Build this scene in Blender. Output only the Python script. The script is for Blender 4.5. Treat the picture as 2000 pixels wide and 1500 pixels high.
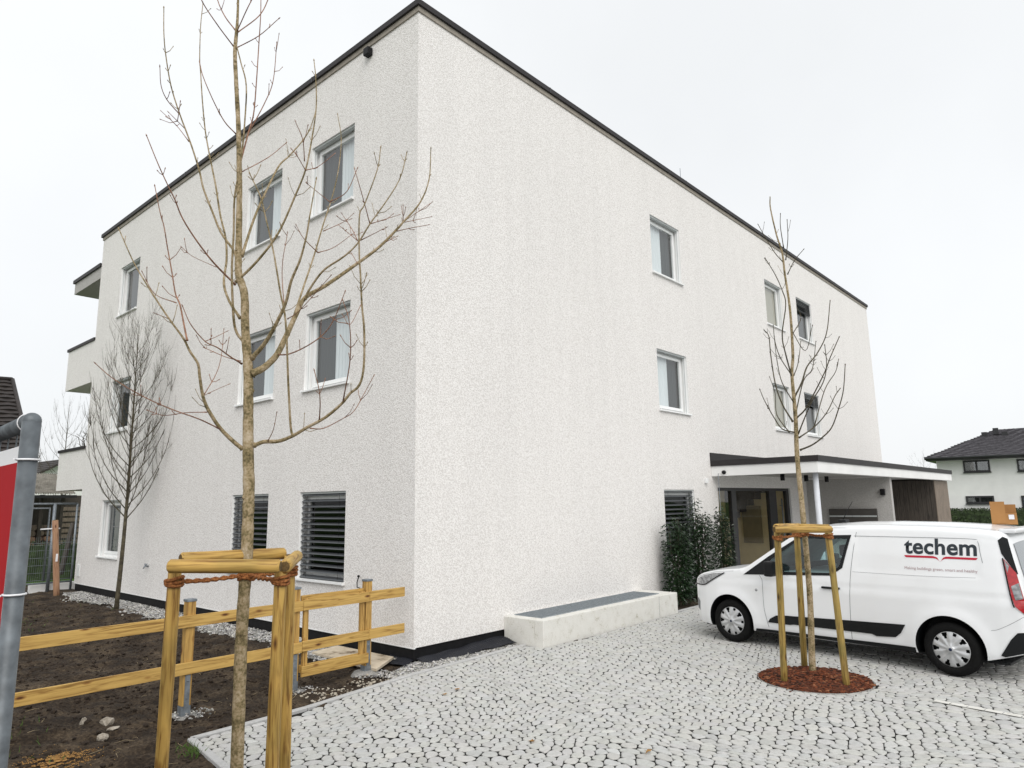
import bpy, bmesh, math, random
import numpy as np
from mathutils import Vector, Matrix, noise as mnoise

for o in list(bpy.data.objects):
    bpy.data.objects.remove(o)
scene = bpy.context.scene
COL = scene.collection

# ------------------------------------------------------------------ camera
CAM = np.array([-6.7170, -7.9467, 2.2013])
RM = np.array([[0.66813169, -0.74387609, -0.01576075],      # right
               [0.11526985, 0.124413, -0.98551218],         # down
               [0.73505979, 0.65663519, 0.16887076]])       # forward
FPX = 1354.18                                               # focal length for a 2000 px wide picture
cam_data = bpy.data.cameras.new('camera')
cam_data.sensor_width = 36.0
cam_data.lens = FPX / 2000 * 36.0
cam_data.clip_start = 0.05
cam_data.clip_end = 2000
cam = bpy.data.objects.new('camera', cam_data)
COL.objects.link(cam)
_r, _u, _b = RM[0], -RM[1], -RM[2]
cam.matrix_world = Matrix(((_r[0], _u[0], _b[0], CAM[0]), (_r[1], _u[1], _b[1], CAM[1]),
                           (_r[2], _u[2], _b[2], CAM[2]), (0, 0, 0, 1)))
scene.camera = cam

# ------------------------------------------------------------------ overcast sky and soft sun
SUN_ELEV, SUN_AZ = math.radians(40), math.radians(-124)      # azimuth of the sun as an angle in the XY plane
world = bpy.data.worlds.new('World')
scene.world = world
world.use_nodes = True
wn, wl = world.node_tree.nodes, world.node_tree.links
wn.clear()
w_out = wn.new('ShaderNodeOutputWorld')
w_bg = wn.new('ShaderNodeBackground')
w_sky = wn.new('ShaderNodeTexSky')
w_sky.sky_type = 'NISHITA'
w_sky.sun_disc = False
w_sky.sun_elevation = SUN_ELEV
w_sky.sun_rotation = math.radians(90) - SUN_AZ
w_sky.air_density = 1.0
w_sky.dust_density = 4.0
w_tc = wn.new('ShaderNodeTexCoord')
w_sep = wn.new('ShaderNodeSeparateXYZ')
wl.new(w_tc.outputs['Generated'], w_sep.inputs[0])
w_ramp = wn.new('ShaderNodeMapRange')                        # overcast dome: brighter towards the zenith
w_ramp.inputs['From Min'].default_value = 0.0
w_ramp.inputs['From Max'].default_value = 1.0
w_ramp.inputs['To Min'].default_value = 7.7
w_ramp.inputs['To Max'].default_value = 8.5
wl.new(w_sep.outputs['Z'], w_ramp.inputs['Value'])
w_noise = wn.new('ShaderNodeTexNoise')                       # faint cloud structure
w_noise.inputs['Scale'].default_value = 1.6
w_noise.inputs['Detail'].default_value = 5.0
wl.new(w_tc.outputs['Generated'], w_noise.inputs['Vector'])
w_nr = wn.new('ShaderNodeMapRange')
w_nr.inputs['From Min'].default_value = 0.3
w_nr.inputs['From Max'].default_value = 0.7
w_nr.inputs['To Min'].default_value = 0.92
w_nr.inputs['To Max'].default_value = 1.04
wl.new(w_noise.outputs['Fac'], w_nr.inputs['Value'])
w_mul = wn.new('ShaderNodeMath'); w_mul.operation = 'MULTIPLY'
wl.new(w_ramp.outputs[0], w_mul.inputs[0]); wl.new(w_nr.outputs[0], w_mul.inputs[1])
w_col = wn.new('ShaderNodeVectorMath'); w_col.operation = 'SCALE'
w_col.inputs[0].default_value = (0.965, 0.985, 1.0)
wl.new(w_mul.outputs[0], w_col.inputs['Scale'])
w_mix = wn.new('ShaderNodeMix'); w_mix.data_type = 'RGBA'
w_mix.inputs['Factor'].default_value = 0.94
wl.new(w_sky.outputs[0], w_mix.inputs['A']); wl.new(w_col.outputs[0], w_mix.inputs['B'])
wl.new(w_mix.outputs['Result'], w_bg.inputs['Color'])
w_bg.inputs['Strength'].default_value = 0.1
wl.new(w_bg.outputs[0], w_out.inputs['Surface'])

sun_data = bpy.data.lights.new('sun', 'SUN')
sun_data.energy = 1.4
sun_data.angle = math.radians(45)
sun_data.color = (1.0, 0.97, 0.93)
sun = bpy.data.objects.new('sun', sun_data)
COL.objects.link(sun)
sd = Vector((math.cos(SUN_ELEV) * math.cos(SUN_AZ), math.cos(SUN_ELEV) * math.sin(SUN_AZ), math.sin(SUN_ELEV)))
sun.rotation_euler = sd.to_track_quat('Z', 'Y').to_euler()

scene.view_settings.view_transform = 'Standard'
scene.view_settings.look = 'None'
scene.view_settings.gamma = 1.0
scene.view_settings.use_curve_mapping = False
scene.view_settings.exposure = 0.37

# ------------------------------------------------------------------ helpers
rnd = random.Random(7)
WM = {}


def ray(px, py):
    return RM.T @ np.array([(px - 1000) / FPX, (py - 750) / FPX, 1.0])


def at(px, py, depth):
    return CAM + depth * ray(px, py)


def on(px, py, ax, val):
    d = ray(px, py)
    return CAM + (val - CAM[ax]) / d[ax] * d


def project(P):
    q = RM @ (np.asarray(P, float) - CAM)
    return 1000 + FPX * q[0] / q[2], 750 + FPX * q[1] / q[2], q[2]


def link(o, parent=None, mw=None):
    mw = mw or Matrix.Identity(4)
    COL.objects.link(o)
    WM[o.name] = mw
    if parent is not None:
        o.parent = parent
        o.matrix_basis = WM[parent.name].inverted() @ mw
    else:
        o.matrix_basis = mw
    return o


def tag(o, label=None, cat=None, group=None, kind=None):
    if label: o['label'] = label
    if cat: o['category'] = cat
    if group: o['group'] = group
    if kind: o['kind'] = kind
    return o


def thing(name, label, cat, loc=(0, 0, 0), rz=0.0, group=None):
    o = bpy.data.objects.new(name, None)
    o.empty_display_size = 0.2
    link(o, None, Matrix.Translation(Vector(loc)) @ Matrix.Rotation(rz, 4, 'Z'))
    return tag(o, label, cat, group)


class MB:
    """collects polygons of ONE mesh object"""

    def __init__(self):
        self.v, self.f, self.m, self.s = [], [], [], []

    def add(self, vs, fs, mi=0, smooth=False):
        b = len(self.v)
        self.v.extend([tuple(map(float, p)) for p in vs])
        for f in fs:
            self.f.append([b + i for i in f]); self.m.append(mi); self.s.append(smooth)

    def box(self, a, b, mi=0):
        x0, y0, z0 = [min(a[i], b[i]) for i in range(3)]
        x1, y1, z1 = [max(a[i], b[i]) for i in range(3)]
        self.add([(x0, y0, z0), (x1, y0, z0), (x1, y1, z0), (x0, y1, z0), (x0, y0, z1), (x1, y0, z1), (x1, y1, z1), (x0, y1, z1)],
                 [(3, 2, 1, 0), (4, 5, 6, 7), (0, 1, 5, 4), (1, 2, 6, 5), (2, 3, 7, 6), (3, 0, 4, 7)], mi)

    def obox(self, M4, size, mi=0):
        sx, sy, sz = [s / 2 for s in size]
        pts = [M4 @ Vector(p) for p in [(-sx, -sy, -sz), (sx, -sy, -sz), (sx, sy, -sz), (-sx, sy, -sz), (-sx, -sy, sz), (sx, -sy, sz), (sx, sy, sz), (-sx, sy, sz)]]
        self.add(pts, [(3, 2, 1, 0), (4, 5, 6, 7), (0, 1, 5, 4), (1, 2, 6, 5), (2, 3, 7, 6), (3, 0, 4, 7)], mi)

    def tube(self, pts, rad, n=8, mi=0, caps=True, jitter=0.0):
        pts = [Vector(p) for p in pts]
        if not hasattr(rad, '__len__'): rad = [rad] * len(pts)
        vs, fs = [], []
        t = (pts[1] - pts[0]).normalized()
        ref = Vector((0, 0, 1)) if abs(t.z) < 0.9 else Vector((1, 0, 0))
        side = t.cross(ref).normalized()
        for i, p in enumerate(pts):
            if i == 0: t = (pts[1] - pts[0])
            elif i == len(pts) - 1: t = pts[-1] - pts[-2]
            else: t = pts[i + 1] - pts[i - 1]
            if t.length < 1e-9: t = Vector((0, 0, 1))
            t.normalize()
            side = (side - t * side.dot(t))
            if side.length < 1e-6: side = t.orthogonal()
            side.normalize()
            up = t.cross(side)
            for k in range(n):
                a = 2 * math.pi * k / n
                r = rad[i] * (1 + (rnd.uniform(-jitter, jitter) if jitter else 0))
                vs.append(p + (side * math.cos(a) + up * math.sin(a)) * r)
        for i in range(len(pts) - 1):
            for k in range(n):
                k2 = (k + 1) % n
                fs.append((i * n + k, i * n + k2, (i + 1) * n + k2, (i + 1) * n + k))
        self.add(vs, fs, mi, True)
        if caps:
            b = len(self.v) - len(vs)
            self.f.append([b + k for k in reversed(range(n))]); self.m.append(mi); self.s.append(False)
            e = b + (len(pts) - 1) * n
            self.f.append([e + k for k in range(n)]); self.m.append(mi); self.s.append(False)

    def lathe(self, prof, n=32, axis='Z', center=(0, 0, 0), mi=0, smooth=True):
        vs, fs = [], []
        c = Vector(center)
        for (r, h) in prof:
            for k in range(n):
                a = 2 * math.pi * k / n
                if axis == 'Z': vs.append(c + Vector((r * math.cos(a), r * math.sin(a), h)))
                elif axis == 'Y': vs.append(c + Vector((r * math.sin(a), h, r * math.cos(a))))
                else: vs.append(c + Vector((h, r * math.cos(a), r * math.sin(a))))
        for i in range(len(prof) - 1):
            for k in range(n):
                k2 = (k + 1) % n
                fs.append((i * n + k, i * n + k2, (i + 1) * n + k2, (i + 1) * n + k))
        self.add(vs, fs, mi, smooth)

    def prism(self, poly, ext, mi=0):
        """poly: list of 3D points (planar), ext: extrusion vector"""
        n = len(poly)
        e = Vector(ext)
        vs = [Vector(p) for p in poly] + [Vector(p) + e for p in poly]
        fs = [tuple(reversed(range(n))), tuple(range(n, 2 * n))] + [(i, (i + 1) % n, n + (i + 1) % n, n + i) for i in range(n)]
        self.add(vs, fs, mi)

    def mesh(self, name, mats):
        me = bpy.data.meshes.new(name)
        me.from_pydata(self.v, [], self.f)
        if not isinstance(mats, (list, tuple)): mats = [mats]
        for m in mats: me.materials.append(m)
        me.polygons.foreach_set('material_index', self.m)
        me.polygons.foreach_set('use_smooth', self.s)
        me.update()
        return me

    def build(self, name, mats, parent=None, mw=None, bevel=0.0):
        me = self.mesh(name, mats)
        if bevel > 0:
            bm = bmesh.new(); bm.from_mesh(me)
            bmesh.ops.recalc_face_normals(bm, faces=bm.faces)
            bmesh.ops.bevel(bm, geom=bm.edges[:], offset=bevel, segments=2, affect='EDGES', profile=0.6)
            bm.to_mesh(me); bm.free()
        o = bpy.data.objects.new(name, me)
        return link(o, parent, mw)


def boxpart(name, a, b, m, parent=None, bevel=0.0):
    mb = MB(); mb.box(a, b)
    return mb.build(name, m, parent, None, bevel)


def rod(name, p0, p1, r0, r1, m, parent, n=16, segs=6, wob=0.0, endcut=0.006):
    """a round timber along its own local Z (so that the grain follows it)"""
    p0, p1 = Vector(p0), Vector(p1)
    L = (p1 - p0).length
    mb = MB()
    prof = [(0.0, 0.0), (r0 - endcut, 0.0), (r0, endcut)]
    ph = rnd.uniform(0, 6)
    for i in range(1, segs):
        t = i / segs
        prof.append((r0 + (r1 - r0) * t + wob * math.sin(ph + 9 * t), L * t))
    prof += [(r1, L - endcut), (r1 - endcut, L)]
    mb.lathe(prof[1:], n)
    mb.lathe([(0.0, 0.0), (r0 - endcut, 0.0)], n, mi=1); mb.lathe([(r1 - endcut, L), (0.0, L)], n, mi=1)
    q = (p1 - p0).to_track_quat('Z', 'Y').to_matrix().to_4x4()
    return mb.build(name, [m, M['endgrain']], parent, Matrix.Translation(p0) @ q)


def curve_pts(pts, sub=4):
    """Catmull-Rom through 3D points"""
    P = [np.array(p, float) for p in pts]
    if len(P) < 3:
        return [P[0] + (P[1] - P[0]) * i / sub for i in range(sub + 1)]
    Q = [2 * P[0] - P[1]] + P + [2 * P[-1] - P[-2]]
    out = []
    for i in range(1, len(Q) - 2):
        for k in range(sub):
            t = k / sub
            a, b, c, d = Q[i - 1], Q[i], Q[i + 1], Q[i + 2]
            out.append(0.5 * (2 * b + (c - a) * t + (2 * a - 5 * b + 4 * c - d) * t * t + (3 * b - a - 3 * c + d) * t ** 3))
    out.append(P[-1])
    return out


_tab = np.random.RandomState(3).rand(256, 256)


def vnoise(x, y, sc, seed=0):
    x = np.asarray(x) * sc + seed * 17.3; y = np.asarray(y) * sc + seed * 9.7
    xi = np.floor(x).astype(int); yi = np.floor(y).astype(int)
    fx = x - xi; fy = y - yi
    fx = fx * fx * (3 - 2 * fx); fy = fy * fy * (3 - 2 * fy)
    g = lambda i, j: _tab[(xi + i) & 255, (yi + j) & 255]
    return (g(0, 0) * (1 - fx) + g(1, 0) * fx) * (1 - fy) + (g(0, 1) * (1 - fx) + g(1, 1) * fx) * fy


# ------------------------------------------------------------------ materials
def new_mat(name):
    m = bpy.data.materials.new(name)
    m.use_nodes = True
    return m, m.node_tree.nodes, m.node_tree.links, m.node_tree.nodes['Principled BSDF']


def mat(name, col, rough=0.6, metal=0.0, var=0.12, scale=6.0, bump=0.0, bscale=60.0, spec=0.5, stretch=None, coat=0.0):
    """plain paint / metal / stone with procedural variation and fine relief"""
    m, n, l, b = new_mat(name)
    tc = n.new('ShaderNodeTexCoord')
    src = tc.outputs['Object']
    if stretch:
        mp = n.new('ShaderNodeMapping'); mp.inputs['Scale'].default_value = stretch
        l.new(src, mp.inputs['Vector']); src = mp.outputs[0]
    nz = n.new('ShaderNodeTexNoise'); nz.inputs['Scale'].default_value = scale; nz.inputs['Detail'].default_value = 5
    l.new(src, nz.inputs['Vector'])
    mr = n.new('ShaderNodeMapRange')
    mr.inputs['From Min'].default_value = 0.3; mr.inputs['From Max'].default_value = 0.7
    mr.inputs['To Min'].default_value = 1 - var; mr.inputs['To Max'].default_value = 1 + var
    l.new(nz.outputs['Fac'], mr.inputs['Value'])
    sc = n.new('ShaderNodeVectorMath'); sc.operation = 'SCALE'
    sc.inputs[0].default_value = col
    l.new(mr.outputs[0], sc.inputs['Scale'])
    l.new(sc.outputs[0], b.inputs['Base Color'])
    b.inputs['Roughness'].default_value = rough
    b.inputs['Metallic'].default_value = metal
    b.inputs['Specular IOR Level'].default_value = spec
    if coat: b.inputs['Coat Weight'].default_value = coat; b.inputs['Coat Roughness'].default_value = 0.05
    if bump > 0:
        n2 = n.new('ShaderNodeTexNoise'); n2.inputs['Scale'].default_value = bscale; n2.inputs['Detail'].default_value = 4
        l.new(src, n2.inputs['Vector'])
        bp = n.new('ShaderNodeBump'); bp.inputs['Strength'].default_value = bump; bp.inputs['Distance'].default_value = 0.01
        l.new(n2.outputs['Fac'], bp.inputs['Height']); l.new(bp.outputs[0], b.inputs['Normal'])
    return m


def ramp(n, stops):
    r = n.new('ShaderNodeValToRGB')
    e = r.color_ramp.elements
    while len(e) > 1: e.remove(e[-1])
    e[0].position, e[0].color = stops[0][0], (*stops[0][1], 1)
    for p, c in stops[1:]:
        x = e.new(p); x.color = (*c, 1)
    return r


def plaster(name, col):
    """coarse scraped render: worm-like relief of a centimetre or two"""
    m, n, l, b = new_mat(name)
    tc = n.new('ShaderNodeTexCoord')
    wob = n.new('ShaderNodeTexNoise'); wob.inputs['Scale'].default_value = 26; wob.inputs['Detail'].default_value = 2
    l.new(tc.outputs['Object'], wob.inputs['Vector'])
    mixv = n.new('ShaderNodeMix'); mixv.data_type = 'VECTOR'; mixv.inputs['Factor'].default_value = 0.045
    l.new(tc.outputs['Object'], mixv.inputs['A']); l.new(wob.outputs['Color'], mixv.inputs['B'])
    vor = n.new('ShaderNodeTexVoronoi'); vor.feature = 'SMOOTH_F1'; vor.inputs['Scale'].default_value = 52
    vor.inputs['Smoothness'].default_value = 0.35
    l.new(mixv.outputs['Result'], vor.inputs['Vector'])
    nz = n.new('ShaderNodeTexNoise'); nz.inputs['Scale'].default_value = 85; nz.inputs['Detail'].default_value = 3
    l.new(tc.outputs['Object'], nz.inputs['Vector'])
    ad = n.new('ShaderNodeMath'); ad.operation = 'MULTIPLY_ADD'
    l.new(nz.outputs['Fac'], ad.inputs[0]); ad.inputs[1].default_value = 0.9; l.new(vor.outputs['Distance'], ad.inputs[2])
    bp = n.new('ShaderNodeBump'); bp.inputs['Strength'].default_value = 0.7; bp.inputs['Distance'].default_value = 0.0072
    bp.invert = True
    l.new(ad.outputs[0], bp.inputs['Height']); l.new(bp.outputs[0], b.inputs['Normal'])
    big = n.new('ShaderNodeTexNoise'); big.inputs['Scale'].default_value = 0.55; big.inputs['Detail'].default_value = 6
    mpb = n.new('ShaderNodeMapping'); mpb.inputs['Scale'].default_value = (1, 1, 0.35)
    l.new(tc.outputs['Object'], mpb.inputs['Vector']); l.new(mpb.outputs[0], big.inputs['Vector'])
    stk = n.new('ShaderNodeTexNoise'); stk.inputs['Scale'].default_value = 1.0; stk.inputs['Detail'].default_value = 4
    mps = n.new('ShaderNodeMapping'); mps.inputs['Scale'].default_value = (3.5, 3.5, 0.16)
    l.new(tc.outputs['Object'], mps.inputs['Vector']); l.new(mps.outputs[0], stk.inputs['Vector'])
    av = n.new('ShaderNodeMath'); av.operation = 'MULTIPLY_ADD'
    l.new(stk.outputs['Fac'], av.inputs[0]); av.inputs[1].default_value = 0.5
    hv = n.new('ShaderNodeMath'); hv.operation = 'MULTIPLY'; hv.inputs[1].default_value = 0.5
    l.new(big.outputs['Fac'], hv.inputs[0]); l.new(hv.outputs[0], av.inputs[2])
    r1 = ramp(n, [(0.34, tuple(c * 0.955 for c in col)), (0.56, col)])
    l.new(av.outputs[0], r1.inputs['Fac'])
    r2 = ramp(n, [(0.90, (1, 1, 1)), (1.06, (0.80, 0.79, 0.78))])       # pores of the render, shade of the hollows painted in
    l.new(ad.outputs[0], r2.inputs['Fac'])
    mu = n.new('ShaderNodeMix'); mu.data_type = 'RGBA'; mu.blend_type = 'MULTIPLY'; mu.inputs['Factor'].default_value = 1
    l.new(r1.outputs[0], mu.inputs['A']); l.new(r2.outputs[0], mu.inputs['B'])
    l.new(mu.outputs['Result'], b.inputs['Base Color'])
    b.inputs['Roughness'].default_value = 0.95
    b.inputs['Specular IOR Level'].default_value = 0.2
    return m


def wood(name, light, dark, axis=2, knots=True, green=0.0):
    m, n, l, b = new_mat(name)
    tc = n.new('ShaderNodeTexCoord')
    oi = n.new('ShaderNodeObjectInfo')
    off = n.new('ShaderNodeVectorMath'); off.operation = 'MULTIPLY_ADD'
    cmb = n.new('ShaderNodeCombineXYZ')
    for i in range(3): l.new(oi.outputs['Random'], cmb.inputs[i])
    l.new(cmb.outputs[0], off.inputs[0]); off.inputs[1].default_value = (7, 5, 9); l.new(tc.outputs['Object'], off.inputs[2])
    mp = n.new('ShaderNodeMapping')
    s = [26, 26, 26]; s[axis] = 1.6
    mp.inputs['Scale'].default_value = s
    l.new(off.outputs[0], mp.inputs['Vector'])
    nz = n.new('ShaderNodeTexNoise'); nz.inputs['Scale'].default_value = 1.6; nz.inputs['Detail'].default_value = 6; nz.inputs['Distortion'].default_value = 0.9
    l.new(mp.outputs[0], nz.inputs['Vector'])
    rp = ramp(n, [(0.27, tuple(c * 0.7 for c in dark)), (0.36, dark), (0.47, tuple(a * .62 + c * .38 for a, c in zip(light, dark))), (0.62, light)])
    l.new(nz.outputs['Fac'], rp.inputs['Fac'])
    last = rp.outputs[0]
    if knots:
        mk = n.new('ShaderNodeMapping'); sk = [9, 9, 9]; sk[axis] = 3.2
        mk.inputs['Scale'].default_value = sk
        l.new(off.outputs[0], mk.inputs['Vector'])
        vo = n.new('ShaderNodeTexVoronoi'); vo.inputs['Scale'].default_value = 1.0
        l.new(mk.outputs[0], vo.inputs['Vector'])
        rk = ramp(n, [(0.06, (0.16, 0.08, 0.035)), (0.13, (0.62, 0.5, 0.4)), (0.2, (1, 1, 1))])
        l.new(vo.outputs['Distance'], rk.inputs['Fac'])
        mu = n.new('ShaderNodeMix'); mu.data_type = 'RGBA'; mu.blend_type = 'MULTIPLY'; mu.inputs['Factor'].default_value = 1
        l.new(last, mu.inputs['A']); l.new(rk.outputs[0], mu.inputs['B']); last = mu.outputs['Result']
    if green:
        ng = n.new('ShaderNodeTexNoise'); ng.inputs['Scale'].default_value = 3.0; ng.inputs['Detail'].default_value = 5
        l.new(off.outputs[0], ng.inputs['Vector'])
        rg = ramp(n, [(0.42, (0, 0, 0)), (0.7, (green, green, green))])
        l.new(ng.outputs['Fac'], rg.inputs['Fac'])
        mg = n.new('ShaderNodeMix'); mg.data_type = 'RGBA'
        l.new(rg.outputs[0], mg.inputs['Factor']); l.new(last, mg.inputs['A']); mg.inputs['B'].default_value = (0.13, 0.12, 0.03, 1)
        last = mg.outputs['Result']
    l.new(last, b.inputs['Base Color'])
    b.inputs['Roughness'].default_value = 0.62
    bp = n.new('ShaderNodeBump'); bp.inputs['Strength'].default_value = 0.35; bp.inputs['Distance'].default_value = 0.004
    l.new(nz.outputs['Fac'], bp.inputs['Height']); l.new(bp.outputs[0], b.inputs['Normal'])
    return m


def glass(name, tint=(0.6, 0.68, 0.68), f0=0.1, rough=0.01):
    """thin pane: reflects by angle (same from both sides), lets the rest through slightly tinted"""
    m, n, l, b = new_mat(name)
    n.remove(b)
    out = n['Material Output']
    ge = n.new('ShaderNodeNewGeometry')
    dt = n.new('ShaderNodeVectorMath'); dt.operation = 'DOT_PRODUCT'
    l.new(ge.outputs['Normal'], dt.inputs[0]); l.new(ge.outputs['Incoming'], dt.inputs[1])
    ab = n.new('ShaderNodeMath'); ab.operation = 'ABSOLUTE'; l.new(dt.outputs['Value'], ab.inputs[0])
    om = n.new('ShaderNodeMath'); om.operation = 'SUBTRACT'; om.inputs[0].default_value = 1.0; l.new(ab.outputs[0], om.inputs[1])
    pw = n.new('ShaderNodeMath'); pw.operation = 'POWER'; l.new(om.outputs[0], pw.inputs[0]); pw.inputs[1].default_value = 5.0
    fr = n.new('ShaderNodeMapRange'); fr.inputs['To Min'].default_value = f0; l.new(pw.outputs[0], fr.inputs['Value'])
    gl = n.new('ShaderNodeBsdfGlossy'); gl.inputs['Roughness'].default_value = rough
    nz = n.new('ShaderNodeTexNoise'); nz.inputs['Scale'].default_value = 1.3
    tc = n.new('ShaderNodeTexCoord'); l.new(tc.outputs['Object'], nz.inputs['Vector'])
    bp = n.new('ShaderNodeBump'); bp.inputs['Strength'].default_value = 0.04; bp.inputs['Distance'].default_value = 0.05
    l.new(nz.outputs['Fac'], bp.inputs['Height']); l.new(bp.outputs[0], gl.inputs['Normal'])
    tr = n.new('ShaderNodeBsdfTransparent'); tr.inputs['Color'].default_value = (*tint, 1)
    mx = n.new('ShaderNodeMixShader')
    l.new(fr.outputs[0], mx.inputs[0]); l.new(tr.outputs[0], mx.inputs[1]); l.new(gl.outputs[0], mx.inputs[2])
    l.new(mx.outputs[0], out.inputs['Surface'])
    return m


def speckle(name, stops, scale, rough=0.9, bump=0.5, bdist=0.01, detail=6, scale2=None, attr=None):
    """noise-coloured ground / bark / concrete"""
    m, n, l, b = new_mat(name)
    tc = n.new('ShaderNodeTexCoord')
    nz = n.new('ShaderNodeTexNoise'); nz.inputs['Scale'].default_value = scale; nz.inputs['Detail'].default_value = detail
    nz.inputs['Roughness'].default_value = 0.65
    l.new(tc.outputs['Object'], nz.inputs['Vector'])
    fac = nz.outputs['Fac']
    if scale2:
        n2 = n.new('ShaderNodeTexNoise'); n2.inputs['Scale'].default_value = scale2; n2.inputs['Detail'].default_value = 4
        l.new(tc.outputs['Object'], n2.inputs['Vector'])
        mm = n.new('ShaderNodeMath'); mm.operation = 'MULTIPLY_ADD'
        l.new(n2.outputs['Fac'], mm.inputs[0]); mm.inputs[1].default_value = 0.5
        sb = n.new('ShaderNodeMath'); sb.operation = 'MULTIPLY_ADD'
        l.new(fac, sb.inputs[0]); sb.inputs[1].default_value = 0.75; sb.inputs[2].default_value = -0.125
        l.new(sb.outputs[0], mm.inputs[2]); fac = mm.outputs[0]
    rp = ramp(n, stops)
    l.new(fac, rp.inputs['Fac'])
    last = rp.outputs[0]
    if attr:
        at_ = n.new('ShaderNodeAttribute'); at_.attribute_name = attr
        mu = n.new('ShaderNodeMix'); mu.data_type = 'RGBA'; mu.blend_type = 'MULTIPLY'; mu.inputs['Factor'].default_value = 1
        l.new(last, mu.inputs['A']); l.new(at_.outputs['Color'], mu.inputs['B']); last = mu.outputs['Result']
    l.new(last, b.inputs['Base Color'])
    b.inputs['Roughness'].default_value = rough
    b.inputs['Specular IOR Level'].default_value = 0.3
    if bump:
        bp = n.new('ShaderNodeBump'); bp.inputs['Strength'].default_value = bump; bp.inputs['Distance'].default_value = bdist
        l.new(fac, bp.inputs['Height']); l.new(bp.outputs[0], b.inputs['Normal'])
    return m


def set_attr(me, name, cols_per_vert):
    a = me.color_attributes.new(name, 'FLOAT_COLOR', 'POINT')
    arr = np.ones((len(me.vertices), 4), dtype=np.float32)
    arr[:, :3] = cols_per_vert
    a.data.foreach_set('color', arr.ravel())


M = {}
M['plaster'] = plaster('scraped_render', (0.88, 0.862, 0.845))
M['plaster_shade'] = plaster('shaded_render', (0.50, 0.49, 0.475))  # darker copy of the render, porch shade put into its colour
M['smooth_white'] = mat('smooth_white_render', (0.80, 0.80, 0.79), 0.85, var=0.05, scale=1.5, bump=0.15, bscale=120)
M['upvc'] = mat('white_window_plastic', (0.84, 0.85, 0.85), 0.35, var=0.02)
M['alu_white'] = mat('white_powder_coated_aluminium', (0.82, 0.83, 0.83), 0.4, var=0.03)
M['rail_grey'] = mat('grey_guide_rail', (0.50, 0.53, 0.53), 0.4, var=0.05)
M['coping'] = mat('dark_brown_sheet_metal', (0.030, 0.027, 0.028), 0.55, var=0.15, scale=2, spec=0.25)
M['coping2'] = mat('shaded_drip_strip', (0.30, 0.27, 0.23), 0.8, var=0.15)  # strip under the coping, shade of the render put into its colour
M['plinth'] = mat('black_bitumen_plinth', (0.008, 0.008, 0.009), 0.6, var=0.3, scale=12, bump=0.3, bscale=90, spec=0.2)
M['slat'] = mat('anthracite_blind_slat', (0.105, 0.112, 0.12), 0.4, metal=0.3, var=0.06)
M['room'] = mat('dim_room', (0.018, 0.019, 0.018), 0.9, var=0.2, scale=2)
M['reflection_dark'] = mat('painted_dark_reflection', (0.035, 0.043, 0.043), 0.9, var=0.25, scale=1.0, stretch=(22, 22, 0.3))  # dark drape painting the dim strip of the pane reflection
M['reflection_pale'] = mat('painted_sky_reflection', (0.80, 0.82, 0.84), 0.9, var=0.05, scale=1.0, stretch=(14, 14, 0.2))  # white drape painting the sky reflection in the panes
M['roller'] = mat('beige_roller_blind', (0.46, 0.42, 0.34), 0.9, var=0.05)
M['glass'] = glass('window_glass', (0.90, 0.935, 0.935), 0.15)
M['glass_plain'] = glass('plain_glass', (0.6, 0.63, 0.63), 0.02)
M['doorglass'] = glass('door_glass', (0.86, 0.86, 0.82), 0.06)
M['carglass'] = glass('tinted_car_glass', (0.70, 0.88, 0.88), 0.08)
M['anthracite'] = mat('anthracite_frame', (0.022, 0.022, 0.024), 0.4, var=0.15)
M['concrete'] = speckle('cast_concrete', [(0.29, (0.26, 0.24, 0.16)), (0.36, (0.58, 0.565, 0.51)), (0.46, (0.68, 0.67, 0.63)), (0.7, (0.73, 0.725, 0.69))], 6, 0.9, 0.3, 0.006, scale2=55)
M['galv'] = mat('galvanised_steel', (0.22, 0.245, 0.27), 0.48, metal=0.55, var=0.25, scale=22)
M['tube'] = mat('dull_galvanised_tube', (0.115, 0.130, 0.142), 0.5, metal=0.25, var=0.35, scale=26)
M['endgrain'] = speckle('dark_end_grain', [(0.3, (0.05, 0.03, 0.012)), (0.7, (0.20, 0.13, 0.05))], 60, 0.9, 0.3, 0.003)
M['grating'] = mat('grating_steel', (0.40, 0.44, 0.47), 0.5, metal=0.6, var=0.2, scale=20)
M['black'] = mat('black_plastic', (0.008, 0.008, 0.009), 0.55, var=0.15, spec=0.25)
M['wood'] = wood('impregnated_pine', (0.53, 0.325, 0.090), (0.25, 0.13, 0.028), 2)
M['wood_x'] = wood('impregnated_pine_rail', (0.58, 0.37, 0.105), (0.31, 0.17, 0.038), 0)
M['stake'] = wood('peeled_stake', (0.58, 0.365, 0.095), (0.23, 0.115, 0.022), 2, green=0.35)
M['stake_old'] = wood('weathered_stake', (0.42, 0.29, 0.08), (0.17, 0.105, 0.024), 2, green=0.75)
M['oldwood'] = wood('grey_larch_board', (0.24, 0.19, 0.145), (0.11, 0.085, 0.065), 2, knots=False)
M['darkwood'] = wood('dark_and_shaded_board', (0.075, 0.062, 0.05), (0.028, 0.023, 0.019), 2, knots=False)  # dark wood; also paints the shaded side of the timber shed
M['rope'] = speckle('coconut_rope', [(0.35, (0.13, 0.042, 0.014)), (0.65, (0.42, 0.17, 0.055))], 70, 0.95, 0.8, 0.01)
M['bark'] = speckle('maple_bark', [(0.30, (0.065, 0.048, 0.026)), (0.43, (0.185, 0.148, 0.072)), (0.53, (0.33, 0.255, 0.150)), (0.70, (0.49, 0.41, 0.30))], 10, 0.85, 0.5, 0.004, scale2=60)
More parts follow.
